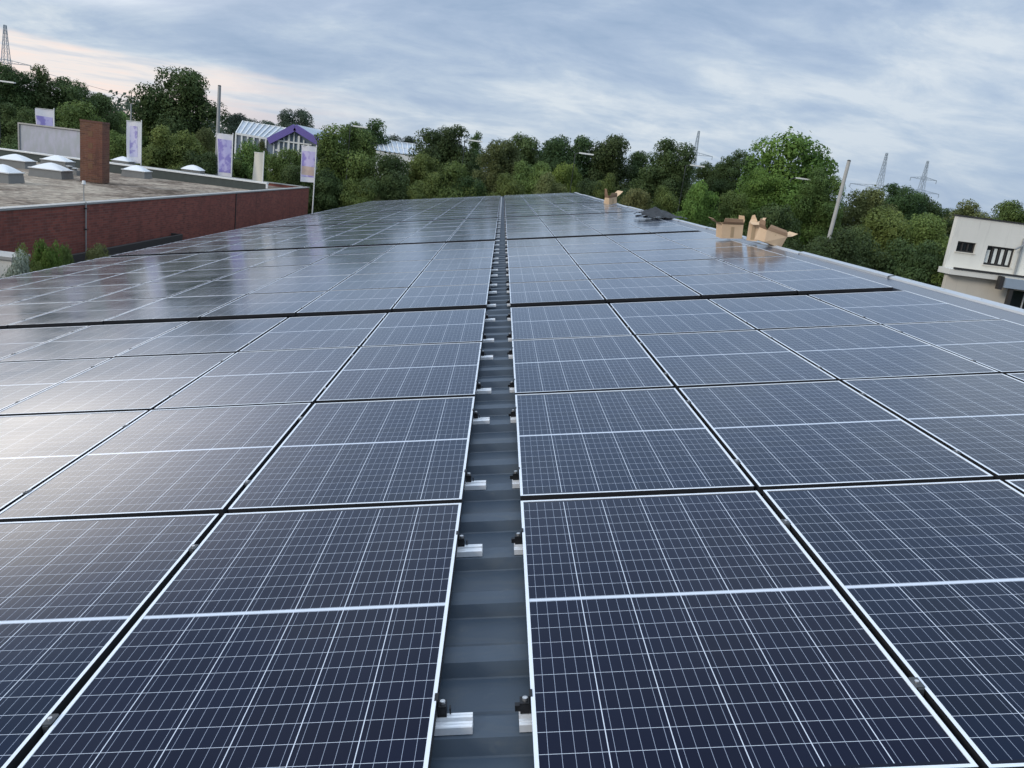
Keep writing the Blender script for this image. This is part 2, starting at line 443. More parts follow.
def finish(bm, name, mats, parent=None):
    me = bpy.data.meshes.new(name)
    bm.normal_update(); bm.to_mesh(me); bm.free()
    for m in mats: me.materials.append(m)
    o = bpy.data.objects.new(name, me); C.objects.link(o)
    if parent: o.parent = parent
    return o
PG = 'solar panels laid in rows on the roof'
proto = thing('solar_panel', 'x', 'solar panel', group=PG)
bm = BM(); frame_bm(bm); finish(bm, 'frame', [M_FRAME, M_SIDE_SHADE], proto)
bm = BM(); glass_quad(bm); finish(bm, 'cell_glass', [M_GLASS], proto)
def col_x(side, c):
    return (XL - (c-.5)*COLP + .01) if side == 'L' else (XR + (c-.5)*COLP - .01)
BLOCK = ['this side of the nearest wide black gap', 'past first wide black gap', 'past second wide black gap', 'past third wide black gap', 'past fourth wide black gap', 'past fifth wide black gap']
FIRST = {0:0, 1:4, 2:9, 3:14, 4:19, 5:24}
def block(k): return 0 if k <= 3 else 1 + (k-4)//5
def visible(side, c, k):                     # is any of the panel inside the frame
    for dx in (-.52, 0, .52):
        for dy in (-.87, 0, .87):
            d = CAMR.transposed() @ (RW(col_x(side, c)+dx, row_centre(k)+dy) - CAM)
            if d.y > .2:
                u, v = 512+F*d.x/d.y, 384-F*d.z/d.y
                if -5 < u < 1029 and v < 773: return True
    return False
seen, rest = [], []
for k in range(0, 29):
    for side, nc in (('L', 8), ('R', 4)):
        for c in range(1, nc+1):
            (seen if visible(side, c, k) else rest).append((k, side, c))
seen.sort(key=lambda q: q[0])
rest += seen[300:]; seen = seen[:300]
print('PANELS', len(seen), len(rest))
first = True
for k, side, c in seen:
    b = block(k); r = k - FIRST[b]
    lab = '%s solar panel, %s column %s of channel, %s row %s' % (
        'navy', ORD[c-1], 'left' if side == 'L' else 'right', ORD[r], BLOCK[b])
    if b == 0: lab = 'navy solar panel, %s column %s of channel, %s row from the viewer' % (ORD[c-1], 'left' if side == 'L' else 'right', ORD[r])
    rr = random.Random(k*31 + c*7 + (side == 'L'))
    z = rr.uniform(-.0015, .0015)
    loc = RW(col_x(side, c)+rr.uniform(-.0015, .0015), row_centre(k)+rr.uniform(-.002, .002), z)
    rot = (rr.uniform(-.0022, .0022), -T+rr.uniform(-.003, .003), rr.uniform(-.0006, .0006))
    if first: proto.location = loc; proto.rotation_euler = rot; proto['label'] = lab; first = False
    else: dup(proto, lab, loc, rot)
bm = BM()
for k, side, c in rest: frame_bm(bm, col_x(side, c), row_centre(k), False)
for f in bm.faces: pass
ro = finish(bm, 'solar_panel_field', [M_FRAME, M_SIDE_SHADE])
tag(ro, 'far rows of solar panels at the hall roof end', 'solar panel', PG, 'stuff')
def plain_cells():                           # averaged cell surface of rows too far off to show single lines
    n = N('panel_glass_far'); p = n.pos()
    finish_glass(n, n.mix(n.noise(1.2, 4, .6, p), (.022, .026, .044), (.036, .040, .058)), n.math('ADD', n.math('MULTIPLY', n.noise(1.3, 5, .65, p), .16), .10)); return n.m
bm = BM()
for k, side, c in rest: glass_quad(bm, col_x(side, c), row_centre(k), False)
tag(finish(bm, 'far_cell_glass', [plain_cells()], ro), kind='stuff')

# ------------------------------------------------------------------ rails with end clamps in the channel
def rail_bm(bm, x0, x1):
    # trapezoid rail with two raised ribs, running across the slope; z measured from panel top plane
    sec = [(-.032, -.076), (-.031, -.055), (-.029, -.052), (-.022, -.052), (-.0205, -.057), (-.0175, -.057), (-.016, -.052), (-.0085, -.052), (-.008, -.0755), (.008, -.0755), (.0085, -.052), (.016, -.052), (.0175, -.057), (.0205, -.057), (.022, -.052), (.029, -.052), (.031, -.055), (.032, -.076)]
    for (a, b) in zip(sec, sec[1:]):
        quad(bm, (x0, a[0], a[1]), (x1, a[0], a[1]), (x1, b[0], b[1]), (x0, b[0], b[1]))
    for x in (x0, x1):
        bm.faces.new([bm.verts.new(Vector((x, a, z))) for a, z in sec])
def bolt_bm(bm, x, y, z, r=.0085, h=.010):
    tube(bm, [(x, y, z), (x, y, z+h)], [r, r], 12)
    tube(bm, [(x, y, z+h), (x, y, z+h+.0005)], [r*.5, r*.2], 6)
def make_rail(side):
    t = thing('mounting_rail', 'x', 'rail', group='short rails ending in the roof channel')
    s = 1 if side == 'L' else -1
    prot = .098 if side == 'L' else .036
    bm = BM(); rail_bm(bm, min(-s*.30, s*prot), max(-s*.30, s*prot)); obj('rail', bm, M_ALU, t)
    bm = BM()                                # black end clamp: foot, web and lip over the frame
    box(bm, min(s*.006, s*.032), max(s*.006, s*.027), .012, .044, -.0518, -.019)
    box(bm, min(-s*.004, s*.0058), max(-s*.004, s*.0058), .013, .045, .0006, .0026)
    box(bm, min(s*.002, s*.0057), max(s*.002, s*.0057), .012, .046, -.0516, .0004)
    box(bm, min(s*.034, s*.046), max(s*.0275, s*.038), .024, .040, -.0515, -.034)
    
    c = obj('end_clamp', bm, M_BLACK, t)
    bm = BM(); bolt_bm(bm, s*.017, .028, -.019, .0075, .008); obj('bolt', bm, M_STEEL, c)
    return t
RAILD = (-.54, .525)
for side in 'LR':
    pr = make_rail(side); used = False
    edge = XL+.01-.02+.019 if side == 'L' else XR-.01+.001
    xe = col_x(side, 1) + (PW/2 if side == 'L' else -PW/2)
    for k in range(0, 29):
        for j, dd in enumerate(RAILD):
            b = block(k); r = k-FIRST[b]
            lab = '%s rail end %s of channel, %s one, %s row %s' % ('long' if side == 'L' else 'short', 'left' if side == 'L' else 'right', ('nearer', 'farther')[j], ORD[r], BLOCK[b] if b else 'from the viewer')
            rr = random.Random(k*5+j+(side == 'L')*77)
            loc = RW(xe, row_centre(k)+dd, 0); rot = (0, -T, rr.uniform(-.012, .012))
            sx = 1 + rr.uniform(-.0, .0)
            if not used: pr.location = loc; pr.rotation_euler = rot; pr['label'] = lab; used = True
            else: dup(pr, lab, loc, rot)

# mid clamps in the gaps between panel columns
def make_mid():
    t = thing('mid_clamp', 'x', 'clamp', group='clamps in the gaps between panel columns')
    bm = BM(); box(bm, -.0125, .0125, -.022, .022, .0008, .0036); box(bm, -.0075, .0075, -.028, .028, -.036, .0007)
    c = obj('clamp_plate', bm, M_BLACK if False else plain('clamp_dark', (.06, .065, .07), .5, .2, .2, 40), t)
    bm = BM(); bolt_bm(bm, 0, 0, .0036, .006, .005); obj('bolt', bm, M_STEEL, c)
    bm = BM(); rail_bm(bm, -.16, .16); obj('rail', bm, M_ALU, t)
    return t
pm = make_mid(); used = False
for k in range(0, 8):
    for side, nj in (('L', 7), ('R', 3)):
        for j in range(1, nj+1):
            x = (XL - j*COLP + .01) if side == 'L' else (XR + j*COLP - .01)
            for q, dd in enumerate(RAILD):
                p = RW(x, row_centre(k)+dd, 0)
                d = CAMR.transposed() @ (p - CAM)
                if d.y < .3: continue
                u, v = 512+F*d.x/d.y, 384-F*d.z/d.y
                if not (-20 < u < 1044 and v < 790): continue
                b = block(k); r = k-FIRST[b]
                lab = 'small clamp, %s panel joint %s of channel, %s, %s row %s' % (ORD[j-1], 'left' if side == 'L' else 'right', ('nearer', 'farther')[q], ORD[r], BLOCK[b] if b else 'from the viewer')
                if not used: pm.location = p; pm.rotation_euler = (0, -T, 0); pm['label'] = lab; used = True
                else: dup(pm, lab, p, (0, -T, 0))

# ------------------------------------------------------------------ cardboard and black film on the ridge
def carton(label, loc, rz, w, d, h, flaps, tilt=(0, 0), crush=0.0, seed=1):
    t = thing('cardboard_box', label, 'box', loc, (tilt[0], tilt[1], rz), 'empty cardboard boxes on the ridge')
    rr = random.Random(seed)
    bm = BM(); th = .008
    def j(): return rr.uniform(-crush, crush)
    cs = [(-w/2, -d/2), (w/2, -d/2), (w/2, d/2), (-w/2, d/2)]
    top = [(x+j(), y+j(), h+j()*.6) for x, y in cs]; bot = [(x, y, 0) for x, y in cs]
    ins = [(x*(1-2*th/w), y*(1-2*th/d), z) for x, y, z in top]; inb = [(x*(1-2*th/w), y*(1-2*th/d), th) for x, y, z in bot]
    for k in range(4):
        n_ = (k+1) % 4
        quad(bm, bot[k], bot[n_], top[n_], top[k]); quad(bm, inb[k], inb[n_], ins[n_], ins[k]).material_index = 1
        quad(bm, top[k], top[n_], ins[n_], ins[k])
    quad(bm, *bot); quad(bm, *inb).material_index = 1
    b = finish(bm, 'body', [M_CARD, M_CARDIN], t)
    for (k, ang, ln, skew) in flaps:
        a, c = Vector(top[k]), Vector(top[(k+1) % 4]); e = (c-a).normalized()
        out = e.cross(Vector((0, 0, 1)))
        dirv = (out*math.sin(ang) + Vector((0, 0, 1))*math.cos(ang))
        nrm = e.cross(dirv)*.005
        a2 = a + dirv*ln + e*(.03+skew); c2 = c + dirv*ln*(.92) - e*.03
        bm = BM()
        vs = [a, c, c2, a2]; m1 = (a+a2)/2 + nrm*3; m2 = (c+c2)/2 + nrm*4
        for s in (0, 1):
            o_ = nrm*s
            quad(bm, a+o_, c+o_, m2+o_, m1+o_).material_index = s
            quad(bm, m1+o_, m2+o_, c2+o_, a2+o_).material_index = s
        quad(bm, a2, c2, c2+nrm, a2+nrm)
        finish(bm, 'flap', [M_CARD, M_CARDIN], t)
    bm = BM(); quad(bm, (-.03, -d/2-.002, .02), (.03, -d/2-.002, .02), (.03, -d/2-.002, h*.8), (-.03, -d/2-.002, h*.8))
    obj('tape', bm, plain('packing_tape', (.42, .30, .18), .3, 0, .1, 9), t)
    return t
def on_ridge(x, y, z=.0): return RW(x, y, z)
carton('upright open cardboard box on the ridge, flap folded back left', on_ridge(4.22, 15.75, .03), .10, .40, .30, .27, [(0, .35, .12, 0), (3, 1.05, .20, .0), (1, .15, .16, .02)], (0.03, -.10), .02, 3)
carton('tall narrow cardboard box standing left of the tilted one', on_ridge(4.42, 14.95, .03), -.25, .18, .26, .32, [(0, 1.9, .14, .02), (2, .3, .14, .04), (1, .8, .12, .0)], (.0, -.05), .03, 5)
carton('tilted cardboard box lying on the ridge with flap pointing right', on_ridge(4.52, 14.35, .02), .30, .36, .30, .22, [(1, 1.05, .22, .0), (3, .5, .16, .03), (0, -.5, .12, .03)], (.06, .20), .035, 8)
t = carton('small crumpled cardboard piece with white end, farthest along the ridge', on_ridge(4.33, 34.5, .02), .6, .42, .34, .26, [(1, 1.2, .42, .0), (3, .25, .40, .10), (0, .2, .2, .05)], (.1, -.25), .05, 11)
# black film bundle
bm = BM(); rr = random.Random(4); gx, gy = 16, 12; g = []
for i in range(gx+1):
    r_ = []
    for k in range(gy+1):
        u, v = i/gx-.5, k/gy-.5
        hgt = max(0, .25*(1-abs(u*2.1+.25))*(1-abs(v*2))) + rr.uniform(-.025, .025) + .03
        r_.append(bm.verts.new(Vector((u*1.25*(1-.3*abs(v)), v*1.5, max(.01, hgt)))))
    g.append(r_)
for i in range(gx):
    for k in range(gy): bm.faces.new((g[i][k], g[i+1][k], g[i+1][k+1], g[i][k+1]))
o = obj('plastic_film', bm, M_TARP, None, False, RW(4.36, 23.6, .02)); o.rotation_euler = (0, -T*.4, .2)
tag(o, 'crumpled black plastic film heaped on the ridge between the boxes', 'plastic film')
bm = BM()
for i, (x, y) in enumerate([(4.0, 24.2), (3.85, 24.7)]): tube(bm, [RW(x, y, .01), RW(x+.5, y+.2, .05), RW(x+.9, y+.1, .02)], [.02, .02, .02], 6)
tag(obj('cable', bm, M_TARP), 'loose black cable ends beside the black plastic film', 'cable')

# ------------------------------------------------------------------ brick building with gravel roof
WX, WY0, WY1, WZ = -12.0, 6.0, 53.2, 5.18
bb = thing('brick_building', 'long low red brick building with flat gravel roof', 'building')
bm = BM()
box(bm, WX-.30, WX, WY0, WY1, 0, WZ-.06)
box(bm, -62, WX-.302, WY1-.3, WY1, 0, WZ-.06); box(bm, -62, WX-.302, WY0, WY0+.3, 0, WZ-.06); box(bm, -62.3, -62.002, WY0, WY1, 0, WZ-.06)
obj('wall', bm, M_BRICK, bb)
bm = BM()                                    # metal coping in lengths
box(bm, WX-.20, WX+.03, WY0-.05, WY1+.05, WZ-.058, WZ-.005)
box(bm, -62, WX-.362, WY1-.34, WY1+.05, WZ-.058, WZ-.002)
obj('coping', bm, M_COPING, bb)
u0, u1 = atZ(272, 184, 5.45), atZ(-40, 143.5, 5.45)
ux, uy = WX-.02, u0.y
bm = BM()
nx, ny = 60, 60
gz = lambda x, y: 4.98 + .03*math.sin(x*.5)*math.cos(y*.37)
rows = [[bm.verts.new(Vector((-62+ (50-.32)*i/nx, WY0+.3+(WY1-.6-WY0)*k/ny, gz(i*.8, k*.8)))) for k in range(ny+1)] for i in range(nx+1)]
for i in range(nx):
    for k in range(ny): bm.faces.new((rows[i][k], rows[i+1][k], rows[i+1][k+1], rows[i][k+1]))
obj('gravel_roof', bm, M_GRAVEL, bb, True)
slope = (u1.y-u0.y)/(u1.x-u0.x)
def uline(x): return u0.y + slope*(x-u0.x)
bm = BM(); a, b = (WX-.4, uline(WX-.4)), (-50, uline(-50))
for (z0, z1, o0, o1, m) in ((4.9, 5.40, 0, .30, 0),):
    vs = [(a[0], a[1], z0), (b[0], b[1], z0), (b[0], b[1], z1), (a[0], a[1], z1)]
    quad(bm, *vs); quad(bm, *[(x, y+.3, z) for x, y, z in vs])
    quad(bm, (a[0], a[1], z1), (b[0], b[1], z1), (b[0], b[1]+.3, z1), (a[0], a[1]+.3, z1)); quad(bm, (a[0], a[1], z0), (a[0], a[1]+.3, z0), (a[0], a[1]+.3, z1), (a[0], a[1], z1))
obj('roof_upstand', bm, M_UPSTAND, bb)
bm = BM()
def sbox(bm, p, q, w0, w1, z0, z1):
    vs = [Vector((p[0], p[1]+w, z)) for w in (w0, w1) for z in (z0, z1)] + [Vector((q[0], q[1]+w, z)) for w in (w0, w1) for z in (z0, z1)]
    v = [bm.verts.new(x) for x in vs]
    for f in ((0,1,3,2),(4,6,7,5),(0,4,5,1),(2,3,7,6),(0,2,6,4),(1,5,7,3)): bm.faces.new([v[i] for i in f])
sbox(bm, (WX-.36, uline(WX-.36)), (-50, uline(-50)), -.06, .36, 5.404, 5.475)
box(bm, WX-.39, WX-.30, uline(WX)-.06, uline(WX)+.05, WZ+.002, 5.40)
obj('upstand_cap', bm, M_WHITE, bb)
# vertical joint strips on the wall
bm = BM()
for px in (272,):
    p = atZ(px, 190, 5.1); yy = 38.6
    box(bm, WX+.002, WX+.03, yy, yy+.06, .2, WZ-.06)
obj('joint_strip', bm, M_DKTRIM, bb)

c = atZ(95, 182, 5.0)
ch = thing('chimney', 'square red brick chimney standing on the gravel roof', 'chimney', c, (0, 0, .10))
bm = BM(); box(bm, -.44, .44, -.42, .42, 0, 2.42); 
obj('shaft', bm, M_BRICK2, ch)
bm = BM(); box(bm, -.45, .45, -.43, .43, 2.424, 2.50)
obj('cap', bm, plain('chimney_cap', (.13, .06, .045), .85, 0, .25, 5), ch)
MSB = plain('pale_brick', (.16, .085, .045), .85, 0, .4, 9)
for z in (.55, .95, 1.38, 1.85):
    bm = BM(); box(bm, -.12, .06, -.428, -.4202, z, z+.22); obj('pale_brick', bm, MSB, ch)

def skylight(label, px, py, w, d=1.15, h=.31, dh=.27, rz=.08):
    w *= .88
    p = atZ(px, py, 5.0); p.y += d/2
    t = thing('skylight', label, 'skylight', p, (0, 0, rz), 'skylights on the gravel roof')
    bm = BM(); a = w/2; b = d/2
    for (z0, z1, s0, s1) in ((-.05, h, 1.05, .97),):
        v0 = [(-a*s0, -b*s0, z0), (a*s0, -b*s0, z0), (a*s0, b*s0, z0), (-a*s0, b*s0, z0)]; v1 = [(-a*s1, -b*s1, z1), (a*s1, -b*s1, z1), (a*s1, b*s1, z1), (-a*s1, b*s1, z1)]
        for k in range(4): quad(bm, v0[k], v0[(k+1) % 4], v1[(k+1) % 4], v1[k])
        quad(bm, *v1)
    obj('kerb', bm, M_KERB, t)
    bm = BM(); n_ = 10; g = []
    for i in range(n_+1):
        r_ = []
        for k in range(n_+1):
            u, v = i/n_*2-1, k/n_*2-1
            m = max(abs(u), abs(v)); z = h+.012+dh*(1-m**1.6)*(.82+.18*(1-min(abs(u), abs(v))))
            r_.append(bm.verts.new(Vector((u*a, v*b, z))))
        g.append(r_)
    for i in range(n_):
        for k in range(n_): bm.faces.new((g[i][k], g[i+1][k], g[i+1][k+1], g[i][k+1]))
    obj('dome', bm, M_DOME, t, True)
    bm = BM()
    for (x0, x1, y0, y1) in ((-a-.03, a+.03, -b-.03, -b+.03), (-a-.03, a+.03, b-.03, b+.03), (-a-.03, -a+.03, -b+.031, b-.031), (a-.03, a+.03, -b+.031, b-.031)):
        box(bm, x0, x1, y0, y1, h+.001, h+.035)
    obj('rim', bm, M_WHITE, t)
skylight('skylight dome cut by the left picture edge, behind the gravel', 9, 167, 1.45)
skylight('skylight dome behind the nearest one, left of the chimney', 52, 167, 1.35)
skylight('nearest large skylight dome left of the brick chimney', 44, 177, 1.45)
skylight('far skylight dome just right of the chimney top edge of the roof', 119, 166, 1.15)
skylight('skylight dome with grey kerb standing right of the chimney', 132, 177, 1.25)
p = atZ(-1, 180, 5.0)
skylight('closest skylight sliver at the very left edge of the photo', -6, 181, 1.0)
pg = Vector((u0.x-6.2, uline(u0.x-6.2)+2.6, 0))
p = atY(193, 172, 47.5)
t = thing('skylight', 'lone skylight dome peeking over the dark roof upstand', 'skylight', (p.x, p.y, 4.98), (0, 0, .08), 'skylights on the gravel roof')
bm = BM(); box(bm, -.5, .5, -.5, .5, 0, .58); obj('kerb', bm, M_KERB, t)
bm = BM(); g = []
for i in range(9):
    r_ = []
    for k in range(9):
        u, v = i/4-1, k/4-1; r_.append(bm.verts.new(Vector((u*.53, v*.53, .585+.26*(1-max(abs(u), abs(v))**1.7)))))
    g.append(r_)
for i in range(8):
    for k in range(8): bm.faces.new((g[i][k], g[i+1][k], g[i+1][k+1], g[i][k+1]))
obj('dome', bm, M_DOME, t, True)

# roof vents
p = atZ(72, 175, 5.0)
t = thing('roof_vent', 'small grey vent box between skylight and chimney', 'vent', p)
bm = BM(); box(bm, -.30, .30, -.2, .2, 0, .22); tube(bm, [(-.12, 0, .22), (-.12, 0, .36)], [.09, .09], 10); tube(bm, [(.14, 0, .22), (.14, 0, .30)], [.08, .08], 10)
obj('housing', bm, M_KERB, t)
bm = BM(); tube(bm, [(-.12, 0, .362), (-.12, 0, .40)], [.15, .12], 10); tube(bm, [(.14, 0, .302), (.14, 0, .34)], [.14, .1], 10); obj('cowl', bm, M_COPING, t)
# lightning rod on the wall
p = atZ(84, 202, WZ)
p = Vector((WX+.05, 24.6, WZ))
t = thing('lightning_rod', 'thin pale rod with white tip running up the brick wall', 'rod', (p.x, p.y, 0))
bm = BM(); tube(bm, [(0, 0, 2.2), (0, 0, WZ+.02), (-.06, 0, WZ+.05), (-.06, 0, WZ+.52)], [.022, .022, .02, .016], 8); obj('rod', bm, M_COPING, t)
bm = BM(); tube(bm, [(-.06, 0, WZ+.52), (-.06, 0, WZ+.62)], [.06, .04], 10); obj('tip', bm, M_WHITE, t)
bm = BM()
for z in (2.8, 3.6, 4.4, 5.0): box(bm, -.048, .03, -.03, .03, z, z+.03)
obj('bracket', bm, M_DKTRIM, t)
# dark flat canopy at the foot of the wall
t = thing('canopy', 'low black flat canopy along the brick wall beside the panels', 'canopy')
bm = BM(); box(bm, -11.95, -11.6, 22.8, 31.0, 3.66, 3.76); obj('deck', bm, plain('bitumen_felt', (.013, .014, .016), .6, 0, .3, 3), t)
bm = BM(); box(bm, -11.598, -11.52, 22.8, 31.0, 3.60, 3.86); box(bm, -11.95, -11.598, 31.0, 31.07, 3.60, 3.86); obj('fascia', bm, M_DKTRIM, t)
for y in (23, 26, 28.5, 30.8):
    bm = BM(); box(bm, -11.70, -11.61, y, y+.1, 0, 3.658); obj('post', bm, M_DKTRIM, t)
# pale low ledge seen among the shrubs at the left edge
pa = atY(6, 254, 17.6)
t = thing('garden_shed', 'pale roof edge of a small shed among the shrubs', 'shed', (pa.x-.1, 17.6, 0))
bm = BM(); box(bm, -.38, .38, -.3, .3, 0, pa.z-.07); obj('wall', bm, M_STUCCO, t)
bm = BM(); box(bm, -.42, .42, -.35, .35, pa.z-.067, pa.z); obj('roof', bm, M_COPING, t)

# ------------------------------------------------------------------ flags, billboard, poles
def flag(label, px_l, px_r, py_t, py_b, Y, mat_print, cloth=M_CLOTH, pole_right=True, seed=1, sway=.0, name='banner_flag', cover=(.08, .92, .12, .9)):
    pr = atY(px_r if pole_right else px_l, py_t, Y)
    w = (px_r-px_l)/F*Y; h = (py_b-py_t)/F*Y
    t = thing(name, label, 'flag', (pr.x, Y, 0), (0, 0, 0), 'advertising flags behind the brick building')
    bm = BM(); tube(bm, [(0, 0, 0), (0, 0, pr.z+.12)], [.05, .03], 8); obj('pole', bm, M_WHITE, t)
    bm = BM(); s = -1 if pole_right else 1
    bar(bm, (0, 0, pr.z), (s*w, 0, pr.z-.02), .03); obj('top_bar', bm, M_WHITE, t)
    rr = random.Random(seed); ph = rr.uniform(0, 6)
    def pt(u, v, off=0.0):
        return Vector((s*(u*w*(1-sway*v*.5)), math.sin(u*5+ph+v*3)*.10*u + off, -v*h + .04*math.sin(v*6+ph)*u - .06*u*v - sway*.5*(v**2)*(0 if pole_right else 0)))
    def grid(u0, u1, v0, v1, off, m, nm):
        bm = BM(); nu, nv = 10, 20
        g = [[bm.verts.new(pt(u0+(u1-u0)*i/nu, v0+(v1-v0)*k/nv, off)) for k in range(nv+1)] for i in range(nu+1)]
        for i in range(nu):
            for k in range(nv): bm.faces.new((g[i][k], g[i+1][k], g[i+1][k+1], g[i][k+1]))
        o = obj(nm, bm, m, t, True); o.location = (0, 0, pr.z-.03)
        return o
    cl = grid(.03, 1, 0, 1, 0, cloth, 'cloth')
    if mat_print: grid(*cover, -.012, mat_print, 'print')
    return t
flag('white flag with purple print rising above the grey billboard', 37, 54, 110, 134, 58, M_PRINT, cover=(.08, .94, .28, .98), seed=2)
flag('white and lavender flag right of the brick chimney', 127, 141.5, 122, 160, 54, M_PRINT2, seed=5, sway=.25, cover=(.25, .80, .10, .85))
flag('purple flag beside the tall grey pole', 217, 233, 135, 175, 54, M_PRINT, seed=7, sway=.45, cover=(.06, .95, .12, .88))
flag('plain narrow cream flag between the two purple flags', 254.5, 264, 153, 181, 52, None, cloth=M_CLOTHW, seed=9)
flag('purple flag with yellow band at the corner of the brick building', 302, 316.5, 147, 180, 56, M_PRINT3, seed=12, sway=.2, cover=(.06, .95, .13, .86))
pa, pb = atY(19, 123, 56.5), atY(82, 130.5, 55.5)
t = thing('billboard', 'wide pale grey blank billboard with metal frame behind the roof edge', 'billboard')
bm = BM(); d = (pb-pa); zt = (pa.z, pb.z)
hb = 2.45
quad(bm, pa, pb, pb-Vector((0,0,hb)), pa-Vector((0,0,hb))); 
def faded():
    n = N('faded_sheet'); p = n.pos()
    n.set(n.mix(n.ramp(n.noise(1.3, 4, .6, n.mapping(p, (1.5, 1, .6))), [(.45, (0,0,0)), (.62, (1,1,1))]), (.40, .42, .44), (.47, .47, .54)), .7); return n.m
obj('sheet', bm, faded(), t)
bm = BM(); off = Vector((0, -.05, 0))
for a_, b_ in ((pa, pb), (pa-Vector((0,0,hb)), pb-Vector((0,0,hb))), (pa+Vector((0,0,.04)), pa-Vector((0,0,hb+.04))), (pb+Vector((0,0,.04)), pb-Vector((0,0,hb+.04)))): bar(bm, a_+off, b_+off, .09)
obj('frame', bm, M_COPING, t)
for f in (.02, .35, .68, .98):
    q = pa.lerp(pb, f); bm = BM(); bar(bm, (q.x, q.y+.1, 0), (q.x, q.y+.1, q.z-.1), .1); obj('post', bm, M_GREYPOLE, t)

def pole(name, label, cat, px, py, Y, r0, r1, mat, lean=(0, 0), top=None):
    p = atY(px, py, Y)
    t = thing(name, label, cat, (p.x+lean[0], Y+lean[1], 0))
    bm = BM(); tube(bm, [(0, 0, 0), (-lean[0]*.5, 0, p.z*.5), (-lean[0], -lean[1], p.z)], [r0, (r0+r1)/2, r1], 12); obj('mast', bm, mat, t)
    bm = BM(); tube(bm, [(-lean[0], -lean[1], p.z), (-lean[0], -lean[1], p.z+.06)], [r1*1.15, r1*.7], 12); obj('cap', bm, M_DKTRIM, t)
    return t
pole('utility_pole', 'tall slim grey pole left of the glasshouse', 'pole', 219.5, 86, 60, .17, .11, M_GREYPOLE)
pole('utility_pole', 'leaning concrete pole in front of the bright green tree', 'pole', 849, 161, 46, .125, .095, M_CONC, (-.45, 0))
pole('utility_pole', 'thin short grey mast behind the flag right of the chimney', 'pole', 131, 104, 64, .07, .05, M_GREYPOLE)
pole('post', 'short grey twin post beyond the far left roof corner', 'post', 379.5, 183, 62, .16, .16, M_GREYPOLE)

# street lamps with flat pale heads
for i, (px, py, Y, lab) in enumerate([
    (7, 82, 62, 'street lamp with flat white head before the dark trees, leftmost'),
    (360, 127, 62, 'street lamp head above the bulky green tree beside the flags'),
    (475, 141, 62, 'street lamp head left of the olive green tree'),
    (586, 154, 62, 'street lamp head before the dark trees right of the channel end'),
    (697, 166, 62, 'street lamp head below the distant pylon behind the ridge'),
    (803, 179, 59, 'street lamp head in front of the tall bright green tree')]):
    p = atY(px, py, Y)
    t = thing('street_lamp', lab, 'street lamp', (p.x-.75, Y+.3, 0), (0, 0, 0), 'street lamps along the road')
    bm = BM(); tube(bm, [(0, 0, 0), (0, 0, p.z*.6), (0, 0, p.z-.1), (.15, -.05, p.z-.02), (.3, -.3, p.z)], [.07, .05, .04, .035, .03], 8); obj('mast', bm, M_DARKPOLE, t)
    bm = BM(); box(bm, .25, 1.30, -.42, -.18, p.z-.03, p.z+.06); obj('lamp_head', bm, M_HEAD, t)
    bm = BM(); box(bm, .45, 1.22, -.38, -.22, p.z-.05, p.z-.032); obj('lamp_glass', bm, M_DOME, t)

# ------------------------------------------------------------------ lattice pylons and wires
def pylon(label, px, py, Y, arm_w, arms, base=3.2):
    p = atY(px, py, Y); H = p.z
    t = thing('power_pylon', label, 'pylon', (p.x, Y, 0), (0, 0, .1), 'lattice power pylons on the skyline')
    bm = BM(); s = H/38.0
    wd = lambda z: max(.25, base*s*(1-z/H)**1.15 + .35*s)
    zs = [H*(1-(1-i/12)**1.3) for i in range(13)]
    for a_, b_ in zip(zs, zs[1:]):
        wa, wb = wd(a_), wd(b_)
        A = [(-wa, -wa, a_), (wa, -wa, a_), (wa, wa, a_), (-wa, wa, a_)]; B = [(-wb, -wb, b_), (wb, -wb, b_), (wb, wb, b_), (-wb, wb, b_)]
        for k in range(4):
            bar(bm, A[k], B[k], .17*s); bar(bm, A[k], B[(k+1) % 4], .07*s); bar(bm, A[(k+1) % 4], B[k], .07*s); bar(bm, B[k], B[(k+1) % 4], .07*s)
    obj('lattice_tower', bm, M_PYL, t)
    for z, w in arms:
        z = z*H; bm = BM()
        for sg in (-1, 1):
            bar(bm, (0, -.3, z+1.0*s), (sg*w, 0, z), .18*s); bar(bm, (0, -.3, z-.4*s), (sg*w, 0, z), .18*s)
            for q in (.25, .5, .75):
                bar(bm, (sg*w*q, -.1, z+1.0*s*(1-q)), (sg*w*q, -.1, z-.4*s*(1-q)), .10*s); bar(bm, (sg*w*q, -.1, z+1.0*s*(1-q)), (sg*w*(q-.2), -.1, z-.4*s*(1-q)), .08*s)
            bar(bm, (sg*w, 0, z), (sg*w, 0, z-1.6*s), .22*s)
        obj('cross_arm', bm, M_PYL, t)
    return t, p
w_ends = []
t1, p1 = pylon('tall lattice pylon above the dark trees at the left edge', 5, 25, 300, 8, [(.66, 8), (.50, 10)], 3.0)
t2, p2 = pylon('lattice mast rising behind the dark trees beyond the ridge', 699, 131, 420, 8, [(.72, 9), (.52, 13)], 2.0)
t3, p3 = pylon('lattice pylon with wide dark arm right of the leaning pole', 887, 153, 380, 8, [(.60, 14), (.42, 11)], 2.4)
t4, p4 = pylon('farther lattice pylon nearest the cream building', 928, 161, 420, 8, [(.78, 7), (.62, 10), (.46, 8)], 2.6)
def wires(label, ends):
    bm = BM()
    for a_, b_ in ends:
        a_, b_ = Vector(a_), Vector(b_); pts = []
        for i in range(17):
            q = a_.lerp(b_, i/16); q.z -= 5*(1-(2*i/16-1)**2); pts.append(q)
        tube(bm, pts, [.06]*17, 4, False)
    o = obj('power_lines', bm, M_PYL); tag(o, label, 'power line')
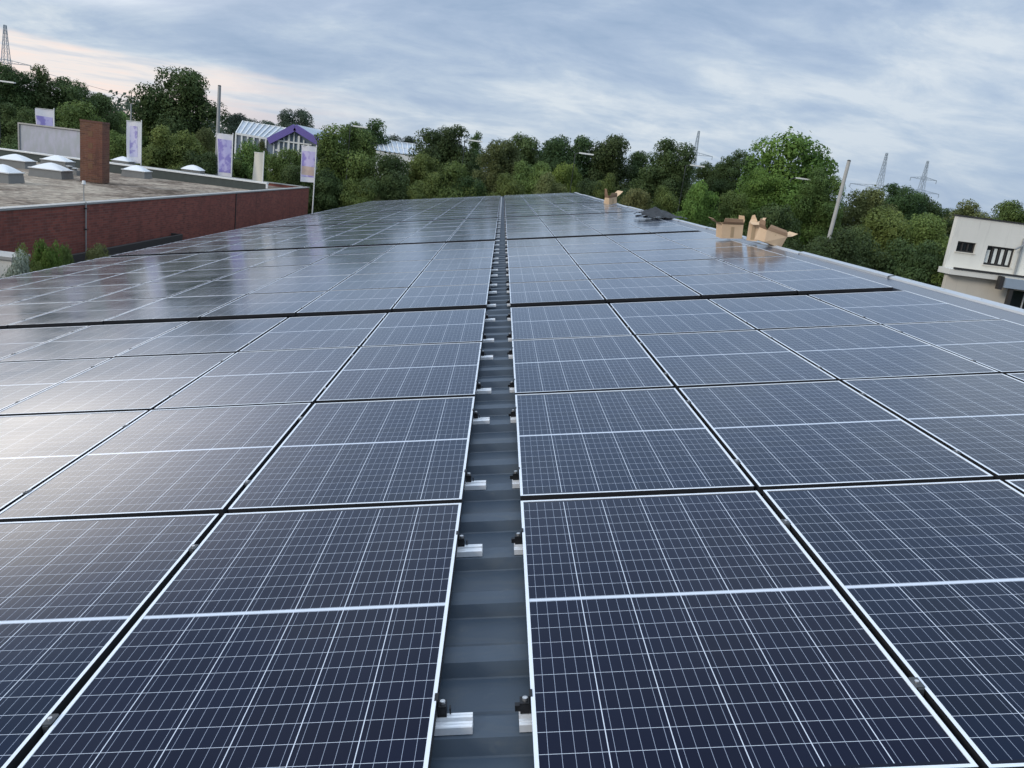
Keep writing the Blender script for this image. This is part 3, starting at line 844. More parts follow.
wires('thin power lines running from the left pylon behind the trees', [((p1.x+s*8, 300, p1.z*.66-1), (p1.x+60+s*8, 560, p1.z*.60)) for s in (-1, 1)] + [((p1.x+s*10, 300, p1.z*.5-1), (p1.x+60+s*9, 560, p1.z*.45)) for s in (-1, 1)])
wires('thin power lines strung between the two right pylons', [((p3.x+s*14, 380, p3.z*.6-1), (p4.x+s*10, 420, p4.z*.62-1)) for s in (-1, 1)] + [((p3.x+s*11, 380, p3.z*.42-1), (p4.x+s*8, 420, p4.z*.46-1)) for s in (-1, 1)])

# ------------------------------------------------------------------ glasshouses of the garden centre
Yg = 128.0
g = thing('glasshouse', 'glass hall with purple gable beyond the flags', 'building')
ap, el, er = atY(296, 124.5, Yg), atY(269.5, 138, Yg), atY(319, 139, Yg)
zb = 4.0
bm = BM(); bm.faces.new([bm.verts.new(v) for v in (ap-Vector((0,0,.9)), el-Vector((0,0,.5)), Vector((el.x, Yg, zb)), Vector((er.x, Yg, zb)), er-Vector((0,0,.5)))])
obj('gable_glass', bm, M_GHWALL, g)
bm = BM()
for a_, b_ in ((ap, el), (ap, er)):
    bar(bm, a_+Vector((0,-.25,-.45)), b_+Vector((0,-.25,-.45)), .95)
obj('gable_trim', bm, M_PURPLE, g)
bm = BM()
for i in range(1, 10):
    x = el.x + (er.x-el.x)*i/10; f = 1-abs(i/5-1)
    zt = el.z + (ap.z-el.z)*f - 1.1
    bar(bm, (x, Yg-.1, zb), (x, Yg-.1, zt), .16 if i % 2 else .3)
for z in (el.z-1.6, el.z-3.2, el.z-.2): bar(bm, (el.x+1, Yg-.12, z), (er.x-1, Yg-.12, z), .2)
obj('mullion', bm, M_WHITE, g)
bm = BM()
for a_, b_ in ((ap, el), (ap, er)):
    quad(bm, a_, b_, b_+Vector((-1 if b_ is el else 4, 28, 0)), a_+Vector((1, 28, 0)))
obj('glass_roof', bm, M_GHGLASS, g)
# long wing with its glass roof towards the viewer
ra, rb = atY(243, 121.5, Yg+12), atY(286, 128.5, Yg+12); ea, eb = atY(236, 133.5, Yg+2), atY(272, 139.5, Yg+2)
bm = BM(); quad(bm, ra, rb, eb, ea); obj('wing_roof', bm, M_GHGLASS, g)
bm = BM()
for i in range(9):
    f = i/8; bar(bm, ra.lerp(rb, f)+Vector((0,-.1,.1)), ea.lerp(eb, f)+Vector((0,-.1,.1)), .14)
bar(bm, ra, rb, .3); bar(bm, ea, eb, .3)
for i in range(7):
    f = i/6; q = ea.lerp(eb, f); bar(bm, q, (q.x, q.y, zb), .22)
obj('wing_frame', bm, M_WHITE, g)
bm = BM(); quad(bm, ea+Vector((0,.1,0)), eb+Vector((0,.1,0)), (eb.x, eb.y+.1, zb), (ea.x, ea.y+.1, zb))
quad(bm, ea, ra, (ra.x, ra.y, zb), (ea.x, ea.y, zb)); obj('wing_wall', bm, M_GHWALL, g)
bm = BM(); box(bm, ea.x-6, er.x+2, Yg-.5, Yg+35, 0, zb-.01); obj('base_wall', bm, M_WHITE, g)
# pale awning with purple edge in front
pa = atY(203, 142, 112); pb = atY(228, 149, 112)
t = thing('awning', 'white awning with purple edge left of the purple flag', 'awning')
bm = BM(); quad(bm, pa, pb, pb+Vector((.5, -4, -2.2)), pa+Vector((1.5, -4, -1.8))); quad(bm, pa, pb, pb+Vector((0, 4, -1)), pa+Vector((0, 4, -1))); obj('roof', bm, M_WHITE, t)
bm = BM(); bar(bm, pa+Vector((1.5,-4.05,-1.85)), pb+Vector((.5,-4.05,-2.25)), .5); bar(bm, pa+Vector((-.1,0,0)), pa+Vector((1.4,-4,-1.8)), .5); obj('edge', bm, M_PURPLE, t)
for f in (.15, .95):
    q = pa.lerp(pb, f); bm = BM(); bar(bm, (q.x, q.y, 0), (q.x, q.y, q.z-.2), .2); obj('post', bm, M_GREYPOLE, t)
bm = BM(); pc = atY(232, 147, 112); pd = atY(262, 153, 112)
# second glasshouse
Y2 = 120.0
g2 = thing('greenhouse', 'pale greenhouse roof half hidden behind trees left of centre', 'building')
a, b = atY(370, 138.5, Y2+8), atY(417.5, 145, Y2+8); c_, d_ = atY(376, 150, Y2), atY(418, 156, Y2)
bm = BM(); quad(bm, a, b, d_, c_); obj('glass_roof', bm, glass_pane('greenhouse_roof_pale', (.50, .55, .60), .25), g2)
bm = BM()
for i in range(10):
    f = i/9; bar(bm, a.lerp(b, f)+Vector((0,-.1,.08)), c_.lerp(d_, f)+Vector((0,-.1,.08)), .12)
bar(bm, a, b, .3); bar(bm, a.lerp(c_, .5), b.lerp(d_, .5), .12); obj('roof_bars', bm, M_WHITE, g2)
e_ = atY(428, 152, Y2); 
bm = BM(); quad(bm, b, d_, (d_.x, d_.y, 3), (b.x, b.y, 3)); 
quad(bm, c_+Vector((0,.1,-.1)), d_+Vector((0,.1,-.1)), (d_.x, d_.y+.1, 0), (c_.x, c_.y+.1, 0)); box(bm, d_.x+.02, e_.x, Y2-.4, Y2+6, 0, e_.z); obj('wall', bm, M_WHITE, g2)

# ------------------------------------------------------------------ cream two-storey building on the right
Yb = 45.0
bt = thing('cream_building', 'cream rendered flat roofed building behind the ridge at right', 'building')
tl = atY(958, 216, Yb); tr = Vector((tl.x+14, Yb-.6, 0)); LZ = atY(944, 267, Yb-.3).z
bx = tl.x; TZ = tl.z
def FB(bm, x0, x1, y0, y1, z0, z1): box(bm, x0, x1, y0, y1, z0, z1)
# upper storey facade as wall with openings
wins = [(1.10, 2.02, atY(964, 251.5, Yb).z, atY(964, 241.0, Yb).z+.0), (2.62, 4.10, atY(1000, 266.0, Yb).z, atY(1000, 247.0, Yb).z+.0)]
xs = [0, 1.02, 2.12, 2.72, 4.30, 14]
zz = []
w1z0, w1z1 = atY(966, 252.5, Yb).z, atY(966, 242.0, Yb).z
w2z0, w2z1 = atY(1000, 266.5, Yb).z, atY(1000, 247.0, Yb).z
bm = BM()
def wallseg(x0, x1, z0, z1): FB(bm, bx+x0, bx+x1, Yb, Yb+.3, z0, z1)
x1a = atY(957, 246, Yb).x-bx; x1b = atY(975.5, 248, Yb).x-bx; x2a = atY(985.5, 255, Yb).x-bx; x2b = atY(1013.5, 257, Yb).x-bx
LB = LZ+.002
wallseg(0, x1a, LB, TZ); wallseg(x1a, x1b, LB, w1z0); wallseg(x1a, x1b, w1z1, TZ); wallseg(x1b, x2a, LB, TZ)
wallseg(x2a, x2b, LB, w2z0); wallseg(x2a, x2b, w2z1, TZ); wallseg(x2b, 14, LB, TZ)
SK = .62
quad(bm, (bx+.01, Yb+.3, LB), (bx+.01+12*SK, Yb+12.3, LB), (bx+.01+12*SK, Yb+12.3, TZ), (bx+.01, Yb+.3, TZ)); quad(bm, (bx+13.9, Yb+.3, LB), (bx+13.9, Yb+12.3, LB), (bx+13.9, Yb+12.3, TZ), (bx+13.9, Yb+.3, TZ)); quad(bm, (bx+12*SK, Yb+12.3, LB), (bx+13.9, Yb+12.3, LB), (bx+13.9, Yb+12.3, TZ), (bx+12*SK, Yb+12.3, TZ))
obj('upper_wall', bm, M_STUCCO, bt)
bm = BM(); quad(bm, (bx+.3, Yb+.3, TZ-.3), (bx+13.8, Yb+.3, TZ-.3), (bx+13.8, Yb+12.2, TZ-.3), (bx+12*SK+.1, Yb+12.2, TZ-.3)); obj('roof', bm, M_UPSTAND, bt)
bm = BM(); FB(bm, bx-.06, bx+14.06, Yb-.06, Yb+.36, TZ+.002, TZ+.075);  obj('roof_edge', bm, M_DKTRIM, bt)
def window(x0, x1, z0, z1, panes, curtain):
    bm = BM(); fw = .07
    FB(bm, bx+x0, bx+x1, Yb+.12, Yb+.19, z0, z0+fw); FB(bm, bx+x0, bx+x1, Yb+.12, Yb+.19, z1-fw, z1)
    for i in range(panes+1):
        x = x0+(x1-x0-fw)*i/panes; FB(bm, bx+x, bx+x+fw, Yb+.12, Yb+.19, z0+fw+.001, z1-fw-.001)
    f = obj('window', bm, M_DKTRIM, bt)
    bm = BM(); FB(bm, bx+x0+.01, bx+x1-.01, Yb+.20, Yb+.21, z0+.01, z1-.01); 
    obj('pane', bm, M_WIN, f)
    if curtain:
        bm = BM(); n_ = panes
        for i in range(n_):
            xa = x0+(x1-x0)*i/n_+.13; xb = x0+(x1-x0)*(i+1)/n_-.08
            prev = None
            for q in range(13):
                x = xa+(xb-xa)*q/12; yy = Yb+.194+.0045*math.sin(q*2.4)
                v = (bm.verts.new((bx+x, yy, z0+.10)), bm.verts.new((bx+x, yy, z1-.12-(.12 if i == 0 else 0))))
                if prev: bm.faces.new((prev[0], v[0], v[1], prev[1]))
                prev = v
        obj('blind', bm, M_CURTAIN, f)
    bm = BM(); FB(bm, bx+x0-.06, bx+x1+.06, Yb-.06, Yb-.002, z0-.06, z0-.01); obj('sill', bm, M_STUCCO2, f)
window(x1a, x1b, w1z0, w1z1, 3, False); window(x2a, x2b, w2z0, w2z1, 4, True)
# canopy slab between the storeys, lower storey in front
bm = BM(); FB(bm, bx-.30, bx+14, Yb-1.1, Yb+.1, LZ-.30, LZ-.002); obj('ledge', bm, M_STUCCO, bt)
bm = BM(); FB(bm, bx-.12, bx+14, Yb-1.16, Yb-1.05, LZ, LZ+.10); obj('ledge_flashing', bm, M_DKTRIM, bt)
bm = BM()
for xa, xb in ((bx+.02, bx+.05),): pass
FB(bm, bx-.10, bx+2.9, Yb-.6, Yb-.3, 0, LZ-.302); quad(bm, (bx-.09, Yb-.299, 0), (bx-.09+7.4, Yb+12, 0), (bx-.09+7.4, Yb+12, LZ-.302), (bx-.09, Yb-.299, LZ-.302)); FB(bm, bx+3.35, bx+14, Yb-.6, Yb-.3, 0, LZ-1.9); FB(bm, bx+3.35, bx+14, Yb-.6, Yb-.3, LZ-.75, LZ-.302)
FB(bm, bx+2.902, bx+3.6, Yb-.6, Yb-.3, LZ-1.898, LZ-.752); FB(bm, bx+2.902, bx+3.348, Yb-.6, Yb-.3, LZ-.75, LZ-.302); FB(bm, bx+2.902, bx+3.348, Yb-.6, Yb-.3, 0, LZ-1.9)
obj('lower_wall', bm, M_STUCCO2, bt)
bm = BM(); FB(bm, bx+2.55, bx+14, Yb-1.6, Yb-1.17, LZ-.62, LZ-.12); obj('fascia_band', bm, M_BLUETRIM, bt)
bm = BM(); FB(bm, bx+2.30, bx+2.50, Yb-1.5, Yb-1.2, LZ-.75, LZ-.05); FB(bm, bx+2.95, bx+3.15, Yb-1.5, Yb-1.3, 0, LZ-.63); obj('pillar', bm, M_DKTRIM, bt)
bm = BM(); FB(bm, bx+3.6, bx+8, Yb-.5, Yb-.48, LZ-1.9, LZ-.75); o_ = obj('lower_window', bm, M_WIN, bt)
bm = BM()
for i in range(6): FB(bm, bx+3.6+i*.8, bx+3.66+i*.8, Yb-.56, Yb-.505, LZ-1.9, LZ-.75)
obj('frame', bm, M_WHITE, o_)
px_ = atY(1020, 250, Yb).x
bm = BM(); tube(bm, [(px_, Yb-.1, LZ), (px_, Yb-.1, TZ-.9), (px_+.05, Yb-.05, TZ-.75)], [.06, .06, .07], 8); tube(bm, [(px_-.02, Yb-.3, TZ-1.05), (px_-.45, Yb-.3, TZ-1.35)], [.05, .05], 8); obj('downpipe', bm, M_GREYPOLE, bt)

# ------------------------------------------------------------------ trees
ASP = {'round': 2.5, 'column': 3.2, 'bush': 1.5}
def crown_mesh(seed, nl, nq, style='round'):
    rr = random.Random(seed); bm = BM(); lobes = []; A = ASP[style]
    for i in range(nl):
        th = rr.uniform(0, 2*math.pi); v = (i+rr.random())/nl
        if style == 'round': env = max(.12, math.sin(math.pi*min(1, v*.73+.15)))**.75
        elif style == 'column': env = max(.15, (1-v**2.6))*.85
        else: env = (1-v*v*.85)**.5
        rad = env*rr.uniform(.30, .80)
        s = rr.uniform(.22, .42)*(.65+.35*env)
        lobes.append((Vector((math.cos(th)*rad, math.sin(th)*rad, A*(v*.86+.06))), s))
    for v in (.15, .32, .5, .66): lobes.append((Vector((rr.uniform(-.1, .1), rr.uniform(-.1, .1), A*v)), .50))
    tot = sum(s*s for _, s in lobes)
    for c, s in lobes:
        n_ = int(nq*s*s/tot)
        fl = rr.uniform(.7, .95)
        for q in range(n_):
            d = Vector((rr.gauss(0, 1), rr.gauss(0, 1), rr.gauss(0, 1))).normalized()
            if d.z < -.3 and rr.random() < .5: d.z = -d.z
            r = s*(1.06-.45*rr.random()**1.6)*(1+.16*math.sin(d.x*7+c.z*3)*math.sin(d.y*6+c.x*5))
            if rr.random() < .06: r *= rr.uniform(1.03, 1.16)
            p = c + Vector((d.x*r, d.y*r, d.z*r*fl))
            sz = rr.uniform(.013, .036)*(1.25 if rr.random() < .2 else 1)
            nrm = (d + Vector((rr.uniform(-1, 1), rr.uniform(-1, 1), rr.uniform(-.8, 1.2)))*.9).normalized()
            a = nrm.orthogonal().normalized(); a.rotate(Matrix.Rotation(rr.uniform(0, 6.28), 3, nrm)); b = nrm.cross(a)
            k1, k2 = rr.uniform(.7, 1.3), rr.uniform(.5, 1.0)
            vs = [p-a*sz*k1, p-b*sz*k2*.8+a*sz*.15, p+a*sz*k1, p+b*sz*k2*.8-a*sz*.1]
            bm.faces.new([bm.verts.new(x) for x in vs])
        for q in range(max(5, n_//45)):      # larger inner sprays that close the heart of the clump
            d = Vector((rr.gauss(0, 1), rr.gauss(0, 1), rr.gauss(0, 1))).normalized(); p = c + d*s*.40*rr.random()
            a = d.orthogonal().normalized(); b = d.cross(a); sz = s*rr.uniform(.22, .40)
            bm.faces.new([bm.verts.new(p+x) for x in (-a*sz, -b*sz*.7, a*sz, b*sz*.7)])
    me = bpy.data.meshes.new('crown'); bm.to_mesh(me); bm.free(); return me
def trunk_mesh(seed):
    rr = random.Random(seed); bm = BM()
    tube(bm, [(0, 0, 0), (.01, 0, .06), (.0, .02, .30), (.03, 0, .55), (.0, 0, .85)], [.055, .040, .032, .022, .008], 8)
    for i in range(7):
        th = i*2.4+rr.uniform(-.3, .3); z = rr.uniform(.28, .60); L = rr.uniform(.25, .42)
        c, s = math.cos(th), math.sin(th)
        tube(bm, [(.01, 0, z), (c*L*.5, s*L*.5, z+.08), (c*L, s*L, z+.20)], [.016, .011, .004], 6)
    me = bpy.data.meshes.new('trunk'); bm.to_mesh(me); bm.free()
    me.materials.append(M_BARK); return me
CR = {}
for st, nl, nq, cnt in (('round', 36, 34000, 5), ('column', 30, 22000, 2), ('bush', 22, 20000, 3)):
    CR[st] = [(crown_mesh(100+i*17+len(st), nl, nq, st)) for i in range(cnt)]
TK = [trunk_mesh(s) for s in (1, 2)]
matted = {}
def crown_variant(st, i, mat):
    key = (st, i % len(CR[st]), mat.name)
    if key not in matted:
        me = CR[st][i % len(CR[st])].copy(); me.materials.clear(); me.materials.append(mat); matted[key] = me
    return matted[key]
tcount = [0]
def tree(px, py, wpx, Y, mat, label, st='round', base=.16, i=None, name='tree', cat='tree', zb=0.0, depth=1.0):
    k = tcount[0]; tcount[0] += 1; i = k if i is None else i
    p = atY(px, py, Y); H = p.z-zb; w = wpx/F*Y/2*(1.28 if st != 'bush' else 1.12)
    if st == 'round' and base == .16: base = max(.08, min(.55, 1-ASP[st]*w*1.05/H))
    if st == 'bush': base = max(0, min(.6, 1-ASP[st]*w*1.25/H))
    t = thing(name, label, cat, (p.x, Y, zb), (0, 0, 0))
    c = bpy.data.objects.new('crown', crown_variant(st, i, mat)); C.objects.link(c); c.parent = t
    c.location = (0, 0, H*base); c.scale = (w, w*depth, H*(1-base)/(ASP[st]*1.02)); c.rotation_euler = (0, 0, k*1.37)
    if depth != 1.0: c.rotation_euler = (0, 0, 0 if k % 2 else math.pi)
    u = bpy.data.objects.new('trunk' if st != 'bush' else 'stems', TK[k % 2]); C.objects.link(u); u.parent = t
    u.scale = (min(w, H*.4), min(w, H*.4), H*.95); u.rotation_euler = (0, 0, k*.9)
    return t
D, MI, BR, OL, GR, FA = L_DARK, L_MID, L_BRIGHT, L_OLIVE, L_GREY, L_FAR
specs = [
 # left group
 (6, 58, 46, 78, D, 'dark tree cut by the left photo edge under the pylon', 'round'),
 (40, 60, 46, 80, D, 'dark airy tree left behind the billboard', 'column'),
 (72, 76, 46, 82, D, 'dark tree behind the billboard, sloping crown', 'round'),
 (100, 92, 40, 86, D, 'dark smaller tree directly above the brick chimney', 'round'),
 (76, 98, 56, 66, MI, 'mid green tree between billboard and chimney', 'round'),
 (20, 100, 46, 64, D, 'dark low tree behind the left end of the billboard', 'round'),
 (128, 112, 36, 92, MI, 'soft green low tree behind the flag right of chimney', 'round'),
 (118, 130, 44, 64, MI, 'low green tree between chimney and lavender flag', 'bush'),
 (183, 66, 66, 74, D, 'tall dark round tree between chimney and grey pole', 'round'),
 (158, 98, 36, 76, D, 'dark side tree left of the tall round tree', 'round'),
 (174, 122, 52, 62, MI, 'leafy green tree in front of the tall dark tree', 'round'),
 (205, 128, 34, 66, OL, 'olive shrub tree left of the grey pole', 'bush'),
 (240, 112, 38, 170, FA, 'distant tree behind the glasshouse wing', 'round'),
 (262, 119, 40, 180, FA, 'distant low tree behind the glasshouse roof', 'round'),
 (296, 107, 36, 165, FA, 'distant dark round tree above the purple gable', 'round'),
 (248, 143, 50, 66, MI, 'green shrub behind the narrow cream flag', 'bush'),
 (262, 134, 26, 72, OL, 'small olive tree before the glasshouse wing', 'column'),
 (286, 148, 44, 64, MI, 'green shrub between cream flag and yellow banded flag', 'bush'),
 (226, 150, 36, 64, MI, 'low shrub behind the purple flag at grey pole', 'bush'),
 (347, 121, 62, 64, MI, 'bulky mid green tree right of the flags', 'round'),
 (330, 136, 34, 68, MI, 'green tree just right of the purple gable', 'column'),
 (368, 117, 48, 125, D, 'dark wide tree behind the bulky green tree', 'round'),
 (404, 134, 36, 190, FA, 'distant low tree above the pale greenhouse', 'round'),
 (390, 152, 52, 62, D, 'dark bushy tree before the pale greenhouse', 'round'),
 (424, 152, 40, 66, MI, 'green tree covering the white greenhouse wall', 'round'),
 (449, 119, 54, 82, D, 'dark tree with uneven top left of centre', 'round'),
 (478, 124, 32, 84, D, 'narrow dark tree left of the olive tree', 'column'),
 (502, 137, 46, 70, OL, 'olive green rounded tree behind the channel end', 'round'),
 (455, 160, 52, 62, MI, 'mid green tree behind the roof left of channel', 'round'),
 (528, 133, 48, 88, D, 'dark tree right behind the olive tree', 'round'),
 (572, 129, 54, 84, D, 'dark tree with pointed top right of centre', 'round'),
 (552, 142, 40, 90, D, 'dark filler tree between two taller dark trees', 'round'),
 (612, 132, 52, 84, D, 'dark round tree left of the double gap', 'round'),
 (645, 150, 40, 88, D, 'lower dark tree in the gap of the tree line', 'round'),
 (678, 138, 50, 80, D, 'dark tree below the lattice mast', 'round'),
 (716, 158, 36, 88, D, 'low dark tree between mast and bright tree', 'round'),
 (741, 148, 40, 84, D, 'dark airy tree left of the bright green tree', 'round'),
 (536, 160, 46, 66, MI, 'low green tree right behind the channel end', 'bush'),
 (568, 164, 46, 64, BR, 'bright green bush at the far right roof corner', 'bush'),
 (607, 176, 30, 60, MI, 'small pale green bush left of the smallest box', 'bush'),
 (640, 188, 40, 56, OL, 'olive bush behind the black plastic film', 'bush'),
 (668, 186, 36, 58, MI, 'green bush right of the black plastic film', 'bush'),
 (700, 184, 44, 56, BR, 'bright green bush left of the upright box', 'bush'),
 (735, 190, 44, 58, MI, 'green bush behind the upright cardboard box', 'bush'),
 (800, 131, 92, 62, BR, 'tall bright green tree behind the cardboard boxes', 'round'),
 (766, 164, 44, 60, BR, 'bright green side crown left of tall bright tree', 'round'),
 (828, 168, 42, 58, MI, 'green tree between bright tree and leaning pole', 'round'),
 (779, 205, 70, 54, D, 'dark bush behind the two larger cardboard boxes', 'bush'),
 (838, 231, 66, 43.5, D, 'dark bush at the foot of the leaning pole', 'bush'),
 (872, 186, 56, 66, OL, 'olive tree right of the leaning pole', 'round'),
 (905, 180, 46, 78, D, 'dark tree under the wide armed pylon', 'round'),
 (934, 194, 46, 80, D, 'dark tree under the farther pylon', 'round'),
 (893, 205, 60, 58, MI, 'mid green tree below the wide armed pylon', 'round'),
 (930, 212, 56, 56, MI, 'green tree touching the cream building corner', 'round'),
 (868, 232, 70, 48, D, 'dark low bush right of the pole foot', 'bush'),
 (922, 238, 70, 47, D, 'dark low bush left of the cream building', 'bush'),
 (978, 200, 54, 84, OL, 'olive tree rising behind the cream building', 'round'),
 (1018, 199, 50, 82, MI, 'green tree behind the cream building at right edge', 'round'),
 (958, 208, 30, 86, D, 'small dark tree at the left corner behind cream building', 'round'),
]
for s in specs: tree(*s)
# hedge-like understorey close behind the hall
for i, (px, py, Y, w, m, lab) in enumerate([
  (332, 172, 61, 44, D, 'dark shrub beside the flag pole foot'), (364, 178, 60.5, 44, MI, 'shrub beside the short grey post'),
  (392, 178, 61, 40, D, 'dark shrub right of the short grey post'), (428, 176, 61, 46, MI, 'mid green shrub left of the channel end'),
  (472, 176, 61, 46, D, 'dark shrub just left of the channel end'), (512, 174, 61, 44, MI, 'green shrub exactly behind the channel end'),
  (548, 176, 60.5, 44, OL, 'olive shrub right of the channel end'), (590, 178, 60.5, 40, D, 'dark shrub behind the right roof corner'),
  (625, 188, 60, 36, D, 'dark shrub right of the smallest box'), (30, 138, 60, 60, D, 'dark shrub behind the left billboard half'),
  (205, 150, 60, 50, D, 'dark shrub below the white awning'), (300, 165, 60.5, 46, D, 'dark shrub left of the yellow banded flag')]):
    tree(px, py, w, Y, m, lab, 'bush', .0, i, 'shrub', 'shrub')
# shrubs in the alley beside the brick wall
for i, (px, py, Y, w, m, lab, zb) in enumerate([
  (14, 257, 16.4, 44, GR, 'pale leaved shrub at the left photo edge', 1.5), (46, 238, 18.6, 34, BR, 'bright green shrub poking above the panel edge', 1.5),
  (66, 246, 19.8, 26, MI, 'green shrub beside the rod on the wall', 1.5), (26, 250, 17.6, 34, MI, 'green shrub between pale and bright shrubs', 1.5), (98, 243, 22.5, 34, OL, 'dark shrub at the near end of the black canopy', 1.5)]):
    tree(px, py, w, Y, m, lab, 'bush', .0, i, 'shrub', 'shrub', 0.0)
t = tree(370, 192, 30, 60.2, OL, 'low yellow green shrub beside the short grey post', 'bush', .0, 2, 'shrub', 'shrub')

# far woods: one mass
bm = BM(); rr = random.Random(99)
for i in range(60000):
    x = rr.uniform(-230, 330); Y = rr.uniform(215, 250)
    top = 11.5 + 1.5*math.sin(x*.045) + 1.1*math.sin(x*.13+1) + .9*math.sin(x*.31) + .8*math.sin(x*.83) + .5*math.sin(x*1.9+Y)
    z = top*rr.random()**.6
    p = Vector((x, Y-6*(z/top), z)); sz = rr.uniform(.25, .62)
    d = Vector((rr.uniform(-1, 1), rr.uniform(-1.5, .3), rr.uniform(-.2, 1.2))).normalized(); a = d.orthogonal().normalized(); b = d.cross(a)
    bm.faces.new([bm.verts.new(p+v) for v in (-a*sz, -b*sz*.8, a*sz, b*sz*.8)])
me = bpy.data.meshes.new('distant_woods'); bm.to_mesh(me); bm.free(); me.materials.append(L_FAR)
o = bpy.data.objects.new('distant_woods', me); C.objects.link(o)
tag(o, 'far off strip of woodland along the horizon', 'woodland', kind='stuff')
# undergrowth under the tree belt (mass nobody could count)
bm = BM()
for i in range(30000):
    x = rr.uniform(-60, 75); Y = rr.uniform(69.6, 96)
    top = 4.2+1.6*math.sin(x*.2+Y*.1)+1.2*math.sin(x*.53)
    z = top*rr.random()**.5
    p = Vector((x, Y, z)); sz = rr.uniform(.18, .42)
    d = Vector((rr.uniform(-1, 1), rr.uniform(-1.3, .4), rr.uniform(-.2, 1.2))).normalized(); a = d.orthogonal().normalized(); b = d.cross(a)
    bm.faces.new([bm.verts.new(p+v) for v in (-a*sz, -b*sz*.8, a*sz, b*sz*.8)])
me = bpy.data.meshes.new('undergrowth'); bm.to_mesh(me); bm.free(); me.materials.append(L_DARK)
o = bpy.data.objects.new('undergrowth', me); C.objects.link(o)
tag(o, 'dense dark undergrowth beneath the row of trees', 'undergrowth', kind='stuff')

# ------------------------------------------------------------------ camera
cam = bpy.data.cameras.new('camera'); cam.sensor_width = 36; cam.lens = F/1024*36
cam.clip_start = .05; cam.clip_end = 5000
co = bpy.data.objects.new('camera', cam); C.objects.link(co)
rgt, fwd, up = CAMR @ Vector((1,0,0)), CAMR @ Vector((0,1,0)), CAMR @ Vector((0,0,1))
m = Matrix((rgt, up, -fwd)).transposed().to_4x4(); m.translation = CAM
co.matrix_world = m
sc.camera = co

# ------------------------------------------------------------------ sky and sun
SUN_EL, SUN_AZ = math.radians(22), math.radians(-128)     # low sun behind the cloud, to the left
w = bpy.data.worlds.new('World'); sc.world = w; w.use_nodes = True
nt = w.node_tree; nn = nt.nodes; ll = nt.links
class WN(N):
    def __init__(s): s.t = nt; s.n = nn; s.l = ll
W_ = WN()
bg = nn['Background']
sky = nn.new('ShaderNodeTexSky'); sky.sky_type = 'NISHITA'; sky.sun_disc = False
sky.sun_elevation = SUN_EL; sky.sun_rotation = SUN_AZ
tc = nn.new('ShaderNodeTexCoord')
sep = nn.new('ShaderNodeSeparateXYZ'); ll.new(tc.outputs['Generated'], sep.inputs[0])
x, y, z = sep.outputs
zc = W_.math('MAXIMUM', z, 0.0)
den = W_.math('ADD', zc, .34)
cb = nn.new('ShaderNodeCombineXYZ'); ll.new(W_.math('DIVIDE', x, den), cb.inputs[0]); ll.new(W_.math('DIVIDE', y, den), cb.inputs[1])
uv = cb.outputs[0]
n1 = W_.noise(1.15, 8, .60, W_.mapping(uv, (.80, 1.25, 1), (0, 0, .34), (3.1, 1.2, 0)), .35)
n2 = W_.noise(4.6, 7, .62, W_.mapping(uv, (.7, 1.25, 1), (0, 0, .2), (0, 5, 0)), .4)
cl = W_.math('ADD', W_.math('MULTIPLY', n1, .66), W_.math('MULTIPLY', n2, .34))
cloud = W_.ramp(cl, [(.40, (.310, .415, .580)), (.47, (.380, .480, .640)), (.53, (.470, .565, .695)), (.60, (.65, .715, .785))])
# warm brighter region low on the left, blue-grey on the right
az = W_.math('ARCTAN2', x, y)
warm = nn.new('ShaderNodeMapRange'); ll.new(az, warm.inputs[0]); warm.inputs[1].default_value = -.08; warm.inputs[2].default_value = -.46
warm.interpolation_type = 'SMOOTHSTEP'
el = W_.math('ARCSINE', z)
edge = W_.math('ADD', .074, W_.math('MULTIPLY', W_.math('SUBTRACT', W_.noise(3.2, 5, .6, W_.mapping(tc.outputs['Generated'], (1, 1, 4))), .5), .045))
band = nn.new('ShaderNodeMapRange'); band.interpolation_type = 'SMOOTHSTEP'
ll.new(W_.math('SUBTRACT', edge, el), band.inputs[0]); band.inputs[1].default_value = -.002; band.inputs[2].default_value = .010
bandf = W_.math('MULTIPLY', band.outputs[0], warm.outputs[0])
pink = W_.ramp(W_.noise(6, 5, .6, W_.mapping(tc.outputs['Generated'], (1, 1, 14), (0, 0, 0), (0, 0, 2))), [(.40, (.66, .68, .74)), (.50, (.86, .80, .78)), (.60, (.95, .80, .74))])
c1 = W_.mix(W_.math('MULTIPLY', bandf, .97), cloud, pink)
# bright thin cloud higher on the left (the one the left panels mirror)
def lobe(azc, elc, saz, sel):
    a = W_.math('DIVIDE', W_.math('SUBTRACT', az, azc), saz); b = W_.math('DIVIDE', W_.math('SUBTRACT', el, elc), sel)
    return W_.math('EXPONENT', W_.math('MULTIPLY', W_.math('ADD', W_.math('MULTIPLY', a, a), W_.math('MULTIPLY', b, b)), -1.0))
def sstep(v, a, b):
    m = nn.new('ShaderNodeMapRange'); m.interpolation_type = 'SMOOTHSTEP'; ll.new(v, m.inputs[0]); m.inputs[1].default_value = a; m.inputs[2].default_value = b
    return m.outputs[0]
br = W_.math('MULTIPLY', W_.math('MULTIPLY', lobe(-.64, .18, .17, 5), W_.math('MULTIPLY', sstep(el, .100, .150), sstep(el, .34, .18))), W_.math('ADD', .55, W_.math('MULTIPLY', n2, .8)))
gr = nn.new('ShaderNodeMapRange'); ll.new(el, gr.inputs[0]); gr.inputs[1].default_value = .85; gr.inputs[2].default_value = 1.2; gr.inputs[3].default_value = 1.0; gr.inputs[4].default_value = 2.9
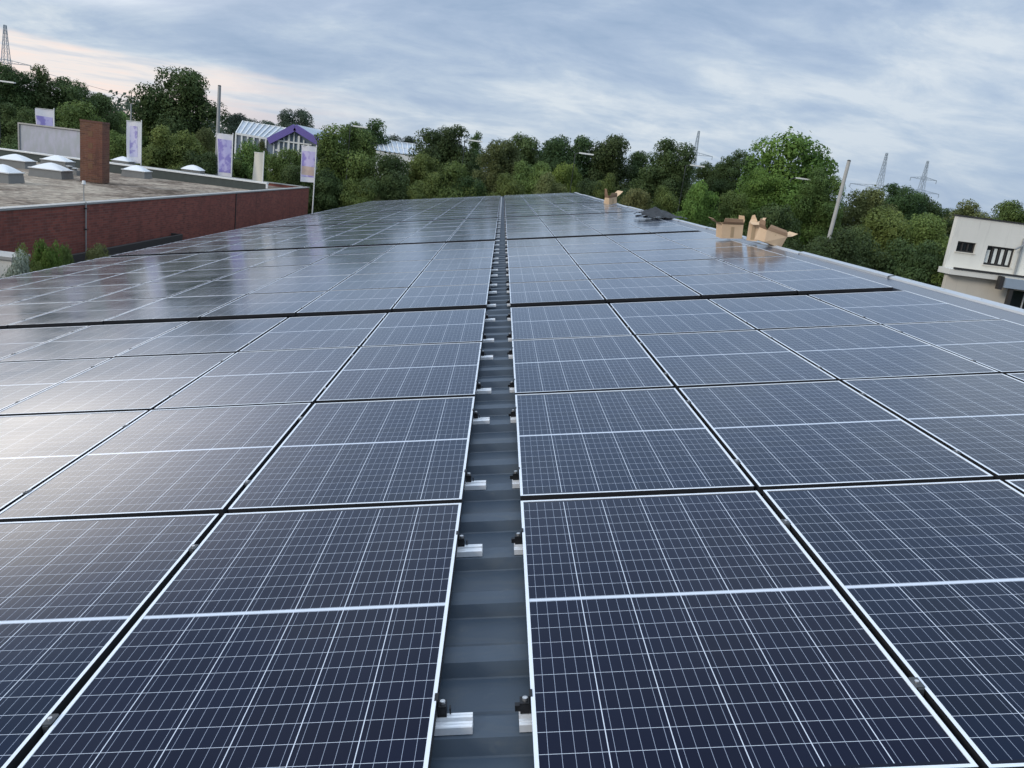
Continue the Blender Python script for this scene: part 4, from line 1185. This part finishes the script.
gr2 = nn.new('ShaderNodeMapRange'); gr2.interpolation_type = 'SMOOTHSTEP'; ll.new(el, gr2.inputs[0]); gr2.inputs[1].default_value = .20; gr2.inputs[2].default_value = .36; gr2.inputs[3].default_value = 1.0; gr2.inputs[4].default_value = 1.15
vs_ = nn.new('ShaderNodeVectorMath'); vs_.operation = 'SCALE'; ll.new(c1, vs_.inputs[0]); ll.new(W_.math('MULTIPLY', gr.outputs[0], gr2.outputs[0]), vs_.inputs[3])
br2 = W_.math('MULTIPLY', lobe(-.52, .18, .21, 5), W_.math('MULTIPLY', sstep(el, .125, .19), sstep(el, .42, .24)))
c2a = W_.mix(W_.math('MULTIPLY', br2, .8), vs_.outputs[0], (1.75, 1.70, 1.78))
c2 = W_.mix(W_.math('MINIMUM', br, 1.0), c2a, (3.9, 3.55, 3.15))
# low right: bluer
rt = nn.new('ShaderNodeMapRange'); ll.new(az, rt.inputs[0]); rt.inputs[1].default_value = .15; rt.inputs[2].default_value = .65
low = nn.new('ShaderNodeMapRange'); ll.new(el, low.inputs[0]); low.inputs[1].default_value = .16; low.inputs[2].default_value = .02
c3 = W_.mix(W_.math('MULTIPLY', W_.math('MULTIPLY', rt.outputs[0], low.outputs[0]), .55), c2, (.27, .38, .56))
sk = nn.new('ShaderNodeVectorMath'); sk.operation = 'SCALE'; ll.new(sky.outputs[0], sk.inputs[0]); sk.inputs[3].default_value = .10
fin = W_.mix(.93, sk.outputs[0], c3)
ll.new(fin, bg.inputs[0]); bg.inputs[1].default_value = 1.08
sl = bpy.data.lights.new('sun', 'SUN'); sl.energy = 1.45; sl.angle = math.radians(16); sl.color = (1, .93, .84)
so = bpy.data.objects.new('sun', sl); C.objects.link(so)
sd = Vector((math.sin(SUN_AZ)*math.cos(SUN_EL), math.cos(SUN_AZ)*math.cos(SUN_EL), math.sin(SUN_EL)))
so.rotation_euler = sd.to_track_quat('Z', 'Y').to_euler()

sc.view_settings.view_transform = 'Standard'; sc.view_settings.look = 'None'
sc.view_settings.exposure = 0; sc.view_settings.gamma = 1
sc.render.engine = 'CYCLES'
sc.cycles.max_bounces = 6; sc.cycles.transparent_max_bounces = 4
sc.cycles.use_denoising = True
